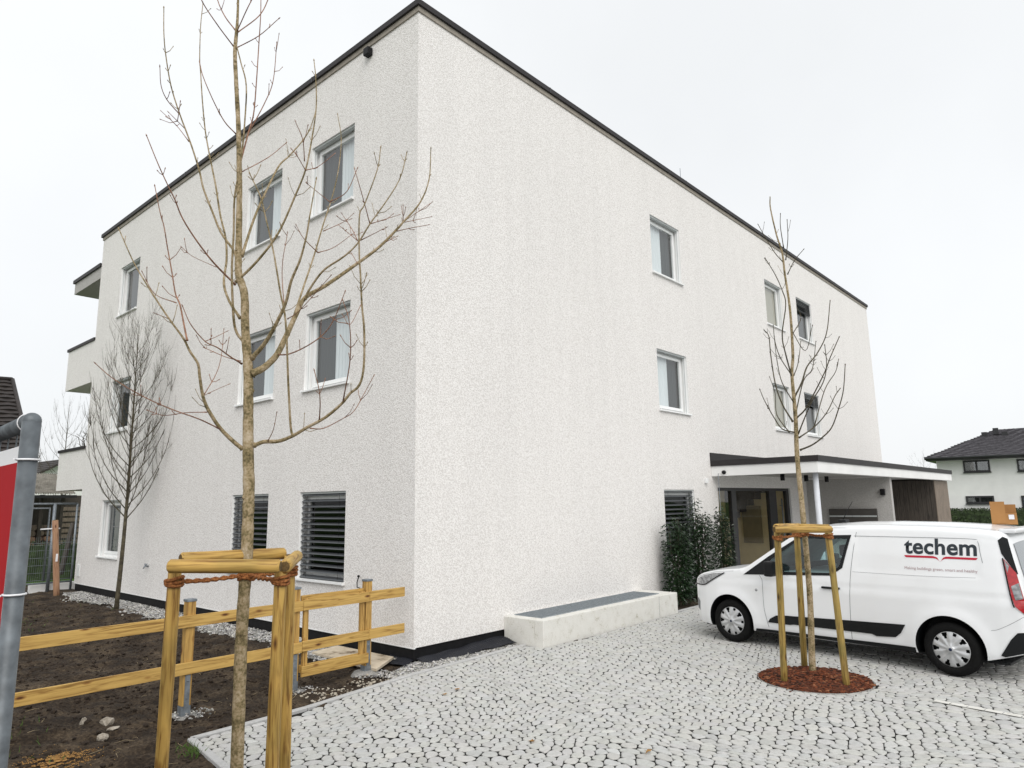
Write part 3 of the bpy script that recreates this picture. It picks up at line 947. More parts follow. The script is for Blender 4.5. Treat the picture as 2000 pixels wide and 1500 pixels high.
def facade(face, length, holes, extra=0.2):
    us = sorted({0.0, length, *[h[0] for h in holes], *[h[1] for h in holes]})
    zs = sorted({ZW0, ZW1, *[max(h[2], ZW0) for h in holes], *[h[3] for h in holes]})
    mb = MB()
    for a_, b_ in zip(us[:-1], us[1:]):
        for c_, d_ in zip(zs[:-1], zs[1:]):
            um, zm = (a_ + b_) / 2, (c_ + d_) / 2
            if any(h[0] < um < h[1] and h[2] < zm < h[3] for h in holes): continue
            q = [W(face, a_, c_, 0), W(face, b_, c_, 0), W(face, b_, d_, 0), W(face, a_, d_, 0)]
            mb.add(q, [(0, 1, 2, 3)] if face == 'R' else [(3, 2, 1, 0)])
    for h in holes:                                            # reveals
        u0, u1, z0, z1 = h[0], h[1], max(h[2], ZW0), h[3]
        e = extra
        for q in ([(u0, z0, 0), (u0, z1, 0), (u0, z1, e), (u0, z0, e)], [(u1, z0, e), (u1, z1, e), (u1, z1, 0), (u1, z0, 0)],
                  [(u0, z1, 0), (u1, z1, 0), (u1, z1, e), (u0, z1, e)], [(u0, z0, e), (u1, z0, e), (u1, z0, 0), (u0, z0, 0)]):
            mb.add([W(face, *p) for p in q], [(0, 1, 2, 3)], 1)
    return mb


holesL = [(u0, u1, z0, z1) for (u0, u1) in LEFT_U for (z0, z1) in F_Z]
holesR = [(u0, u1, z0, z1) for (u0, u1) in RIGHT_U for (z0, z1) in F_Z[1:]] + [(RIGHT_U[0][0], RIGHT_U[0][1], *F_Z[0]), DOOR]
facade('L', LY, holesL).build('wall', [M['plaster'], M['smooth_white']], house)
facade('R', LX, holesR).build('wall', [M['plaster'], M['smooth_white']], house)
mb = MB()
mb.add([(LX, 0, ZW0), (LX, LY, ZW0), (LX, LY, ZW1), (LX, 0, ZW1)], [(0, 1, 2, 3)])
mb.build('wall', M['plaster'], house)
mb = MB()
mb.add([(0, LY, ZW0), (LX, LY, ZW0), (LX, LY, ZW1), (0, LY, ZW1)], [(3, 2, 1, 0)])
mb.build('wall', M['plaster'], house)
mb = MB()
mb.add([(0.02, 0.02, 10.2), (LX - .02, 0.02, 10.2), (LX - .02, LY - .02, 10.2), (0.02, LY - .02, 10.2)], [(0, 1, 2, 3)])
mb.build('roof', M['anthracite'], house)


def ring_box(name, ov, z0, z1, m, inner=0.35):
    mb = MB()
    o_ = [(-ov, -ov), (LX + ov, -ov), (LX + ov, LY + ov), (-ov, LY + ov)]
    i_ = [(inner, inner), (LX - inner, inner), (LX - inner, LY - inner), (inner, LY - inner)]
    vs = [(x, y, z0) for x, y in o_] + [(x, y, z1) for x, y in o_] + [(x, y, z0) for x, y in i_] + [(x, y, z1) for x, y in i_]
    fs = []
    for k in range(4):
        q = (k + 1) % 4
        fs += [(k, q, 4 + q, 4 + k), (4 + k, 4 + q, 12 + q, 12 + k), (8 + q, 8 + k, 12 + k, 12 + q), (8 + k, 8 + q, q, k)]
    mb.add(vs, fs)
    return mb.build(name, m, house)


ring_box('coping', 0.065, 10.355, 10.455, M['coping'])
ring_box('drip_strip', 0.025, 10.262, 10.353, M['coping2'])
# coping joints
for (ax, pos) in [('R', 3.4), ('R', 9.1), ('R', 15.2), ('R', 21.0), ('L', 3.1), ('L', 8.8)]:
    mb = MB()
    if ax == 'R': mb.box((pos, -0.069, 10.353), (pos + 0.03, 0.1, 10.459))
    else: mb.box((-0.069, pos, 10.353), (0.1, pos + 0.03, 10.459))
    mb.build('coping_joint', M['anthracite'], house)
# plinth, slightly set back
mb = MB()
mb.box((0.03, 0.03, -0.3), (1.9, LY, 0.19))
mb.box((1.9, 0.03, -0.3), (DOOR[0], LY, 0.19)); mb.box((DOOR[1], 0.03, -0.3), (LX, LY, 0.19))
mb.build('plinth', M['plinth'], house)
boxpart('floor_slab', (DOOR[0], 0.02, -0.1), (DOOR[1], 3.2, 0.012), M['rail_grey'], house)
boxpart('plaster_edge_strip', (-0.004, -0.004, 0.178), (0.03, LY, 0.192), M['alu_white'], house)
mb = MB(); mb.tube([(2.65, 0.8, 10.4), (2.65, 0.8, 11.3)], 0.008, 6); mb.build('lightning_rod', M['galv'], house)
mb = MB(); mb.tube([(9.9, 0.5, 10.4), (9.9, 0.5, 11.3)], 0.008, 6); mb.build('lightning_rod', M['galv'], house)


def window(face, u0, u1, z0, z1, blind=0.0, inner=None, tilt=False, ajar=False):
    """blind: 0 none, 1 fully lowered slats, fraction = lowered part"""
    fw = 0.062
    D0, D1 = 0.150, 0.200
    mb = MB()
    for q in [(u0, u0 + fw, z0, z1), (u1 - fw, u1, z0, z1), (u0 + fw, u1 - fw, z0, z0 + fw), (u0 + fw, u1 - fw, z1 - fw, z1)]:
        wbox(mb, face, *q, D0, D1)
    win = mb.build('window', M['upvc'], house, None, 0.004)
    s0, s1, t0, t1 = u0 + fw + .004, u1 - fw - .004, z0 + fw + .004, z1 - fw - .004
    sw = 0.068
    mb = MB()
    for q in [(s0, s0 + sw, t0, t1), (s1 - sw, s1, t0, t1), (s0 + sw, s1 - sw, t0, t0 + sw), (s0 + sw, s1 - sw, t1 - sw, t1)]:
        wbox(mb, face, *q, D0 - 0.022, D1 - 0.012)
    mb.build('sash', M['upvc'], win, None, 0.005)
    mb = MB()
    pz = [W(face, s0 + sw - .01, t0 + sw - .01, 0.158), W(face, s1 - sw + .01, t0 + sw - .01, 0.158), W(face, s1 - sw + .01, t1 - sw + .01, 0.158), W(face, s0 + sw - .01, t1 - sw + .01, 0.158)]
    mb.add(pz, [(0, 1, 2, 3)] if face == 'R' else [(3, 2, 1, 0)])
    mb.build('pane', M['glass'] if blind < 0.9 else M['glass_plain'], win)
    mb = MB()                                                  # sill with upstands
    wbox(mb, face, u0 - 0.025, u1 + 0.025, z0 - 0.032, z0 - 0.001, -0.055, D0)
    wbox(mb, face, u0 - 0.03, u0 - 0.012, z0 - 0.036, z0 + 0.012, -0.058, -0.002)
    wbox(mb, face, u1 + 0.012, u1 + 0.03, z0 - 0.036, z0 + 0.012, -0.058, -0.002)
    mb.build('sill', M['alu_white'], win, None, 0.003)
    for (ua, ub) in ((u0 + 0.002, u0 + 0.026), (u1 - 0.026, u1 - 0.002)):
        mb = MB()
        wbox(mb, face, ua, ub, z0 + .001, z1 - .001, 0.035, 0.060)
        wbox(mb, face, ua, ub, z0 + .001, z1 - .001, 0.076, 0.100)
        wbox(mb, face, ua + .006, ub - .006, z0 + .001, z1 - .001, 0.0602, 0.0758, 1)
        mb.build('guide_rail', [M['alu_white'], M['rail_grey']], win)
    mb = MB()
    wbox(mb, face, u0 + .027, u1 - .027, z1 - 0.035, z1 - 0.001, 0.028, 0.112)
    mb.build('blind_box', M['rail_grey'], win, None, 0.002)
    if blind > 0:
        zb = z1 - 0.04 - (z1 - z0 - 0.05) * blind
        n_ = int(round((z1 - 0.04 - zb) / 0.092)) if blind > 0.5 else int(round((z1 - 0.04 - zb) / 0.055))
        sl = None
        for k in range(n_):
            zc = zb + 0.03 + (z1 - 0.075 - zb) * k / max(n_ - 1, 1)
            mb = MB()
            prof = []
            for t in np.linspace(-1, 1, 6):                    # curved slat, tilted down to the outside
                dd = 0.060 + t * 0.040; hh = t * 0.019 + 0.007 * (1 - t * t)
                prof.append((dd, hh))
            vs = [W(face, u0 + .028, zc + h, d) for d, h in prof] + [W(face, u1 - .028, zc + h, d) for d, h in prof]
            vs += [W(face, u0 + .028, zc + h - 0.003, d) for d, h in prof] + [W(face, u1 - .028, zc + h - 0.003, d) for d, h in prof]
            m_ = len(prof)
            fs = [(q, q + 1, m_ + q + 1, m_ + q) for q in range(m_ - 1)] + [(2 * m_ + q, 3 * m_ + q, 3 * m_ + q + 1, 2 * m_ + q + 1) for q in range(m_ - 1)]
            fs += [(0, m_, 3 * m_, 2 * m_), (m_ - 1, 3 * m_ - 1, 4 * m_ - 1, 2 * m_ - 1)]
            mb.add(vs, fs, 0, True)
            mb.build('slat', M['slat'], win)
        for uc in (u0 + 0.22, u1 - 0.22):
            mb = MB(); wbox(mb, face, uc - .002, uc + .002, zb, z1 - .03, 0.0285, 0.0305); mb.build('ladder_cord', M['black'], win)
        mb = MB(); wbox(mb, face, u0 + .03, u1 - .03, zb - 0.012, zb + 0.012, 0.045, 0.09); mb.build('bottom_rail', M['slat'], win, None, 0.003)
    # the room behind
    mb = MB()
    a_, b_, c_, d_ = u0 - 0.3, u1 + 0.3, z0 - 0.4, z1 + 0.2
    P_ = lambda u, z, d: W(face, u, z, d)
    for q in ([P_(a_, c_, 1.6), P_(b_, c_, 1.6), P_(b_, d_, 1.6), P_(a_, d_, 1.6)], [P_(a_, c_, .205), P_(a_, c_, 1.6), P_(a_, d_, 1.6), P_(a_, d_, .205)],
              [P_(b_, c_, .205), P_(b_, c_, 1.6), P_(b_, d_, 1.6), P_(b_, d_, .205)], [P_(a_, d_, .205), P_(a_, d_, 1.6), P_(b_, d_, 1.6), P_(b_, d_, .205)],
              [P_(a_, c_, .205), P_(a_, c_, 1.6), P_(b_, c_, 1.6), P_(b_, c_, .205)]):
        mb.add(q, [(0, 1, 2, 3)])
    mb.build('room', M['room'], win)
    if inner:
        mb = MB()
        if inner == 'roller':
            wbox(mb, face, s0 + .02, s1 - .02, t0, t1, 0.212, 0.216)
            mb.build('roller_blind', M['roller'], win)
        else:
            for nm, lo, hi, dc, amp, cm in (('reflection_dark', inner, 1.1, 0.27, 0.025, M['reflection_dark']), ('sky_reflection_sheet', -0.1, inner, 0.235, 0.012, M['reflection_pale'])):  # added drapes imitating the pane reflection: dark strip and bright sky
                k_ = 40; vs = []; mb = MB()
                for q in range(k_ + 1):
                    u = s0 + (s1 - s0) * (lo + (hi - lo) * q / k_); dd = dc + amp * math.sin(q * 1.3)
                    vs += [W(face, u, t0 - .3, dd), W(face, u, t1 + .1, dd)]
                mb.add(vs, [(2 * q, 2 * q + 2, 2 * q + 3, 2 * q + 1) for q in range(k_)], 0, True)
                mb.build(nm, cm, win)
    return win


for fi, (z0, z1) in enumerate(F_Z):
    for wi, (u0, u1) in enumerate(LEFT_U):
        b = 1.0 if (fi == 0 and wi < 2) else 0.0
        window('L', u0, u1, z0, z1, b, [0.60, 0.62, 0.40][wi] - 0.04 * fi if b == 0 else None)
for fi in (1, 2):
    z0, z1 = F_Z[fi]
    window('R', *RIGHT_U[0], z0, z1, 0, 0.62)
    window('R', *RIGHT_U[1], z0, z1, 0, 'roller')
    window('R', *RIGHT_U[2], z0, z1, 0.26, 0.45)
window('R', *RIGHT_U[0], *F_Z[0], 1.0)

# square black ventilation outlets and little fittings on the walls
mb = MB(); mb.box((-0.11, 1.24, 10.06), (0.0, 1.38, 10.20)); mb.build('vent_outlet', M['black'], house, None, 0.012)
mb = MB(); mb.box((-0.02, 14.20, 0.38), (0.0, 14.42, 0.70)); mb.build('meter_box', M['alu_white'], house, None, 0.006)
tp = MB()
tp.tube([(0.0, 9.52, 0.88), (-0.09, 9.52, 0.88), (-0.11, 9.52, 0.83)], 0.016, 8); tp.tube([(-0.06, 9.45, 0.93), (-0.06, 9.60, 0.93)], 0.010, 6)
tp.tube([(-0.06, 9.52, 0.88), (-0.06, 9.52, 0.94)], 0.012, 6)
tp.tube([(-0.02, 9.52, 0.88), (-0.02, 9.70, 0.90)], 0.010, 6)
tp.build('garden_tap', M['galv'], house)
cb = MB(); cb.tube([(0.0, 1.30, 0.93), (-0.05, 1.30, 0.95), (-0.06, 1.29, 1.02), (-0.05, 1.27, 1.10)], 0.008, 6); cb.lathe([(0, -.02), (.02, -.012), (.02, .012), (0, .02)], 10, center=(-0.05, 1.27, 1.115))
cb.build('cable_stub', M['black'], house)
boxpart('doorbell_sensor', (9.19, -0.07, 2.60), (9.29, 0.0, 2.72), M['alu_white'], house, 0.01)

# balconies on the far side, seen edge on beyond the left facade
for z0, z1 in ((5.90, 7.16), (2.78, 3.94)):
    mb = MB()
    y0, y1 = LY + 0.002, 17.04
    mb.box((0.0, y0, z0), (9.0, y1, z0 + 0.28))
    mb.box((0.0, y0, z0 + 0.281), (0.18, y1, z1)); mb.box((0.181, y1 - 0.18, z0 + 0.281), (9.0, y1, z1))
    bal = mb.build('balcony', M['plaster'], house)
    mb = MB(); mb.box((-0.04, y0, z1 + .001), (0.22, y1 + 0.04, z1 + 0.085)); mb.box((0.221, y1 - 0.22, z1 + .001), (9.0, y1 + 0.04, z1 + 0.085))
    mb.build('balcony_coping', M['coping'], bal)
mb = MB(); mb.box((0.0, LY + .002, 9.08), (9.0, 17.04, 9.44)); rf = mb.build('balcony_roof', M['plaster_shade'], house)
mb = MB(); mb.box((-0.05, LY + .004, 9.441), (9.05, 17.10, 9.55)); mb.build('balcony_roof_coping', M['coping'], rf)
# twiggy potted plant on the lower balcony
pl = thing('balcony_plant', 'bare dark twigs of a plant behind the lowest balcony parapet', 'plant', (0.6, 15.6, 3.06))
mb = MB()
for k in range(60):
    x, y = 0.35 + rnd.random() * 0.4, 14.9 + rnd.random() * 1.3
    p0 = Vector((x, y, 3.3)); p1 = p0 + Vector((rnd.uniform(-.25, .2), rnd.uniform(-.3, .3), rnd.uniform(0.8, 1.15))); p2 = p1 + Vector((rnd.uniform(-.3, .1), rnd.uniform(-.3, .3), rnd.uniform(0.0, .2)))
    mb.tube([p0, p1, p2], [0.012, 0.009, 0.004], 4)
mb.build('twigs', M['bark_dark'], pl)
boxpart('planter', (0.3, 14.75, 3.062), (0.8, 16.3, 3.42), M['anthracite'], pl, 0.01)

# ------------------------------------------------------------------ entrance
lob = MB()
x0, x1 = DOOR[0], DOOR[1]
lob.add([(x0, 1.9, 0), (x1, 1.9, 0), (x1, 1.9, 2.9), (x0, 1.9, 2.9)], [(0, 1, 2, 3)])
lob.add([(x1, 0.21, 0), (x1, 1.9, 0), (x1, 1.9, 2.9), (x1, 0.21, 2.9)], [(0, 1, 2, 3)])
lob.add([(x0, 0.21, 0), (x0, 1.9, 0), (x0, 1.9, 2.9), (x0, 0.21, 2.9)], [(0, 1, 2, 3)])
lob.add([(x0, 0.21, 2.7), (x1, 0.21, 2.7), (x1, 1.9, 2.7), (x0, 1.9, 2.7)], [(0, 1, 2, 3)])
lob.build('lobby', M['lobby'], house)
xs_ = lambda px, py=1000, yy=0.1: float(on(px, py, 1, yy)[0])
frame = MB()
for a_, b_ in ((x0, x0 + 0.08), (xs_(1428), xs_(1437)), (xs_(1502), xs_(1516)), (xs_(1536), x1)):
    frame.box((a_, 0.06, 0.012), (b_, 0.16, 2.42))
frame.box((x0, 0.06, 2.421), (x1, 0.16, 2.499)); frame.box((x0, 0.062, 0.012), (x1, 0.158, 0.10))
ent = frame.build('entrance_frame', M['anthracite'], house)
for a_, b_ in ((x0 + .08, xs_(1428)), (xs_(1437), xs_(1502)), (xs_(1516), xs_(1536))):
    mb = MB(); mb.add([(a_, .11, .1), (b_, .11, .1), (b_, .11, 2.421), (a_, .11, 2.421)], [(0, 1, 2, 3)]); mb.build('pane', M['doorglass'], ent)
mb = MB(); xh = xs_(1522); mb.tube([(xh, 0.0, 0.5), (xh, 0.0, 2.2)], 0.018, 10); mb.tube([(xh, 0.0, 0.7), (xh, .07, 0.7)], .01, 6); mb.tube([(xh, 0.0, 2.0), (xh, .07, 2.0)], .01, 6)
mb.build('door_handle', M['galv'], ent)
# stepped dark stair and the letter panel inside
for k in range(5):
    boxpart('stair_step', (14.3, 1.88 - .24 * (k + 1), 1.62 + 0.19 * k), (14.79, 1.88 - .24 * k - .002, 2.69), M['anthracite'], house)
boxpart('letter_panel', (14.74, 0.95, 0.85), (14.795, 1.55, 1.98), M['lobby_dark'], house)

porch = thing('entrance_porch', 'flat roofed entrance porch with dark fascia and white edge beam beside the van', 'porch', (9.6, -1.3, 0))
PX0, PX1, PY = 9.6, 24.5, -2.58
mb = MB()
mb.box((PX0, PY, 2.775), (PX1, PY + 0.2, 3.02)); mb.box((PX0, PY + 0.2005, 2.775), (PX0 + 0.2, -0.003, 3.02)); mb.box((PX1 - .2, PY + 0.2005, 2.775), (PX1, -0.003, 3.02))
mb.build('edge_beam', M['smooth_white'], porch)
boxpart('soffit', (PX0 + .2005, PY + .2005, 2.83), (PX1 - .2005, -0.003, 3.0), M['plaster_shade'], porch)
mb = MB()
mb.box((PX0 - .03, PY - .03, 3.021), (PX1 + .03, PY + .2, 3.16)); mb.box((PX0 - .03, PY + .2005, 3.021), (PX0 + .2, -0.003, 3.16)); mb.box((PX1 - .2, PY + .2005, 3.021), (PX1 + .03, -0.003, 3.16))
mb.build('fascia', M['coping'], porch)
boxpart('roof_sheet', (PX0 + .2, PY + .2, 3.05), (PX1 - .2, -.003, 3.09), M['anthracite'], porch)
boxpart('wall_flashing', (PX0 - .03, -0.03, 3.161), (PX1, -.002, 3.36), M['coping'], porch)
mb = MB(); mb.tube([(9.98, -2.38, 0.0), (9.98, -2.38, 2.774)], 0.062, 20); mb.build('column', M['column'], porch)
boxpart('side_wall', (16.2, -2.42, 0.0), (16.4, -0.004, 2.774), M['plaster_shade'], porch)
ml = on(1621, 1000, 0, 16.19); mr = on(1714, 1000, 0, 16.19)
boxpart('letterbox_bank', (16.10, mr[1], 0.95), (16.195, ml[1], 1.86), M['mail'], porch, 0.006)
for k in range(6):
    ym = mr[1] + (ml[1] - mr[1]) * (k + .5) / 6
    boxpart('letterbox_flap', (16.094, ym - .11, 1.62), (16.099, ym + .11, 1.66), M['rail_grey'], porch)
wl_ = on(1724, 961, 0, 16.15)
boxpart('wall_lamp', (16.08, wl_[1] - .06, wl_[2] - .09), (16.198, wl_[1] + .06, wl_[2] + .09), M['black'], porch, 0.01)
for px, py in ((1528, 928), (1574, 930), (1614, 932)):
    q = on(px, py, 2, 2.80)
    mb = MB(); mb.lathe([(0, 2.66), (.055, 2.66), (.055, 2.828), (0, 2.828)], 20, center=(q[0], q[1], 0)); mb.build('downlight', M['black'], porch)
mb = MB(); mb.lathe([(0, 0), (.045, 0), (.05, .05), (.03, .1), (0, .1)], 14, axis='X', center=(9.55, -0.34, 2.86)); mb.build('rain_spout', M['black'], porch)
mb = MB(); mb.tube([(9.56, -0.2, 2.84), (9.56, -0.2, 0.0)], 0.008, 6); mb.build('rain_chain', M['galv'], porch)

shed = thing('timber_shed', 'dark slatted timber shed under the far end of the porch roof', 'shed', (22.2, -2.4, 0))
xb = 22.2
k = 0
while xb < 24.46:
    boxpart('board', (xb, -2.42, 0.02), (xb + 0.135, -2.40, 2.76), M['oldwood'], shed); xb += 0.142  # paler wood for the lit front
yb = -2.395
while yb < -0.15:
    boxpart('board', (22.17, yb, 0.02), (22.19, yb + 0.135, 2.76), M['darkwood'], shed); yb += 0.142  # same cladding in darker wood, shade painted on this side face
boxpart('backing', (22.4, -2.3, 0.0), (22.45, -0.01, 2.82), M['darkwood'], shed)  # panels added so no light shows through the board gaps
boxpart('backing', (22.46, -2.3, 0.0), (24.4, -2.25, 2.82), M['darkwood'], shed)
boxpart('corner_post', (22.195, -2.395, 0.0), (22.3, -2.29, 2.77), M['darkwood'], shed)

# ------------------------------------------------------------------ concrete light well with steel gratings
lw = thing('light_well', 'low concrete light well with steel gratings against the white wall', 'light well', (1.9, -0.4, 0))
BX0, BX1, BY, BZ = 1.89, 6.09, -0.82, 0.395
GX0, GX1, GY0, GY1 = 2.08, 5.72, -0.64, -0.05
mb = MB()
mb.box((BX0, BY, -0.12), (BX1, GY0, BZ)); mb.box((BX0, GY1, -0.12), (BX1, -0.002, BZ - .001))
mb.box((BX0, GY0 + .0005, -0.12), (GX0, GY1 - .0005, BZ - .0005)); mb.box((GX1, GY0 + .0005, -0.12), (BX1, GY1 - .0005, BZ - .0005))
mb.build('concrete_rim', M['concrete'], lw, None, 0.010)
for k in range(4):
    a_ = GX0 + (GX1 - GX0) * k / 4 + .006; b_ = GX0 + (GX1 - GX0) * (k + 1) / 4 - .006
    mb = MB()
    for q in np.arange(a_, b_, 0.033): mb.box((q, GY0 + .008, BZ - 0.03), (q + 0.004, GY1 - .008, BZ + 0.006))
    for q in np.arange(GY0 + .01, GY1 - .01, 0.033): mb.box((a_, q, BZ - 0.02), (b_, q + 0.003, BZ + 0.003))
    mb.box((a_, GY0 + .004, BZ - .03), (b_, GY0 + .008, BZ + .008)); mb.box((a_, GY1 - .008, BZ - .03), (b_, GY1 - .004, BZ + .008))
    mb.build('grating', M['grating'], lw)
boxpart('shaft_floor', (GX0, GY0, -0.6), (GX1, GY1, -0.55), M['room'], lw)
boxpart('form_joint', (5.38, BY - .001, 0.0), (5.386, BY + .003, BZ), M['gap'], lw)

# dimpled drainage membrane folded out at the foot of the plinth
def membrane(pts0, pts1, label, nu, nv):
    mb = MB(); vs = []
    for i in range(nu + 1):
        for j in range(nv + 1):
            a_ = np.array(pts0[0]) * (1 - i / nu) + np.array(pts0[1]) * i / nu
            b_ = np.array(pts1[0]) * (1 - i / nu) + np.array(pts1[1]) * i / nu
            p = a_ * (1 - j / nv) + b_ * j / nv
            p[2] += 0.010 * (1 if (i % 2 == 0 and j % 2 == 0) else 0) + 0.008 * math.sin(i * .21) + 0.006 * math.sin(j * .5 + i * .1)
            vs.append(p)
    fs = [(i * (nv + 1) + j, (i + 1) * (nv + 1) + j, (i + 1) * (nv + 1) + j + 1, i * (nv + 1) + j + 1) for i in range(nu) for j in range(nv)]
    mb.add(vs, fs)
    return tag(mb.build('drainage_membrane', M['membrane']), label, 'membrane', 'dimpled membrane at the plinth')


membrane([(0.06, 0.02, 0.03), (1.86, 0.02, 0.10)], [(0.10, -0.20, -0.015), (1.86, -0.30, 0.03)], 'black dimpled membrane sheet on gravel between corner and light well', 110, 16)
membrane([(0.02, 0.02, 0.02), (0.02, 0.55, 0.03)], [(-0.24, -0.10, -0.005), (-0.22, 0.42, 0.0)], 'short black dimpled membrane piece left of the building corner', 34, 16)
# ------------------------------------------------------------------ timber rail fence with a small gate
fence = thing('rail_fence', 'honey coloured two rail timber fence on galvanised post shoes', 'fence', (-3.14, 0.12, 0))
POST_X = [-3.14, -1.83, -0.73]
PYC = 0.125
for pi, px_ in enumerate(POST_X + [-5.9]):
    hs = 0.048
    mb = MB(); mb.box((px_ - hs, PYC - hs, 0.08), (px_ + hs, PYC + hs, 1.18))
    post = mb.build('post', M['wood'], fence, None, 0.004)
    boxpart('post_cap', (px_ - hs - .006, PYC - hs - .006, 1.172), (px_ + hs + .006, PYC + hs + .006, 1.20), M['galv'], post, 0.004)
    mb = MB()
    z0 = -0.08
    mb.box((px_ - .028, PYC - hs - .008, z0), (px_ + .028, PYC - hs - .001, 0.40)); mb.box((px_ - .028, PYC + hs + .001, z0), (px_ + .028, PYC + hs + .008, 0.30))
    mb.box((px_ - .05, PYC - hs - .0005, z0), (px_ + .05, PYC + hs + .0005, 0.079))
    shoe = mb.build('post_shoe', M['galv'], post, None, 0.001)
    for zb in (0.16, 0.34):
        mb = MB(); mb.lathe([(0, -0.008), (.008, -.007), (.009, 0)], 10, axis='Y', center=(px_, PYC - hs - .0085, zb)); mb.build('bolt', M['galv'], post)
    mb = MB()
    prof = [(0.0, 0.03), (0.1, 0.03), (0.16, 0.018), (0.20, -0.03)]
    mb.lathe(prof, 20, center=(px_, PYC, soil_z(px_, PYC) - .005)); mb.build('footing', M['grit'], fence)
RY0, RY1 = PYC - 0.048 - 0.030, PYC - 0.048 - 0.001


def rail(x0, x1, z0, z1, par, dz=0.0):
    mb = MB(); mb.box((x0, RY0, z0), (x1, RY1, z1)); return mb.build('rail', M['wood_x'], par, None, 0.004)


for z0, z1 in ((0.905, 1.03), (0.41, 0.535)):
    rail(-7.4, -1.755, z0, z1, fence); rail(-0.738, -0.13, z0 + 0.008, z1 + .012, fence)
gate = thing('fence_gate', 'small three board timber gate between the two right hand fence posts', 'gate', (-1.25, 0.08, 0.1))
for z0, z1 in ((0.91, 1.038), (0.42, 0.543), (0.12, 0.247)):
    rail(-1.75, -0.742, z0, z1, gate)
for xx in (-1.69, -0.835):
    mb = MB(); mb.box((xx - .032, RY1 + .001, 0.13), (xx + .032, RY1 + .042, 1.05)); mb.build('stile', M['wood'], gate, None, 0.003)
mb = MB(); mb.box((-1.74, RY1 + .043, 1.00), (-.79, RY1 + .068, 1.085)); mb.build('back_rail', M['wood_x'], gate, None, 0.003)
mb = MB(); mb.box((-1.74, RY1 + .043, 0.16), (-.79, RY1 + .068, 0.25)); mb.build('back_rail', M['wood_x'], gate, None, 0.003)

# plywood sheet lying on the ground behind the gate
q = [on(560 + x / 6.25, 1100 + y / 6.25, 2, 0.035) for x, y in ((310, 1090), (625, 1010), (1305, 1150), (1095, 1300))]
mb = MB(); mb.prism([(p_[0], p_[1], 0.01) for p_ in q], (0, 0, 0.035))
tag(mb.build('plywood_board', M['ply'], None, None, 0.003), 'muddy plywood sheet lying on the ground behind the little gate', 'board')


# ------------------------------------------------------------------ trees
def fwd_plane(base):
    n = np.array([RM[2][0], RM[2][1], 0.0]); n /= np.linalg.norm(n)
    return n, float(n @ np.array([base[0], base[1], 0]))


def on_plane(px, py, n, k):
    d = ray(px, py)
    return CAM + (k - n @ CAM) / (n @ d) * d


def side_twigs(mb, pts, r0, rng, dens, lmin, lmax, rt=0.0022):
    """opposite pairs of short shoots and buds along a branch (maple habit)"""
    total = sum(np.linalg.norm(pts[i + 1] - pts[i]) for i in range(len(pts) - 1))
    k = max(1, int(total * dens))
    for q in range(k):
        t = rng.uniform(0.2, 0.98) * (len(pts) - 1)
        i = min(int(t), len(pts) - 2); p = pts[i] + (pts[i + 1] - pts[i]) * (t - i)
        d = Vector(pts[i + 1] - pts[i]).normalized()
        s = d.orthogonal().normalized(); s = (Matrix.Rotation(rng.uniform(0, 6.28), 3, d) @ s)
        for sg in (1, -1):
            if rng.random() < 0.28: continue
            L = rng.uniform(lmin, lmax) * (1 if rng.random() < 0.55 else 0.3)
            e = (s * sg * 0.85 + d * 0.55 + Vector((0, 0, 0.25))).normalized()
            p0 = Vector(p); p1 = p0 + e * L * 0.5; p2 = p1 + (e * 0.8 + Vector((0, 0, 0.45))).normalized() * L * 0.5
            mb.tube([p0, p1, p2, p2 + (p2 - p1).normalized() * 0.006], [rt * 1.25, rt, rt * 0.9, rt * 0.4], 4)
            mb.tube([p2 - (p2 - p1).normalized() * 0.004, p2 + (p2 - p1).normalized() * 0.004, p2 + (p2 - p1).normalized() * 0.014], [rt * 0.9, rt * 1.7, rt * 0.3], 4)
        mb.tube([Vector(p) - d * .008, Vector(p), Vector(p) + d * .008], [rt * 0.6, rt * 2.1 + r0 * 0.12, rt * 0.6], 5)


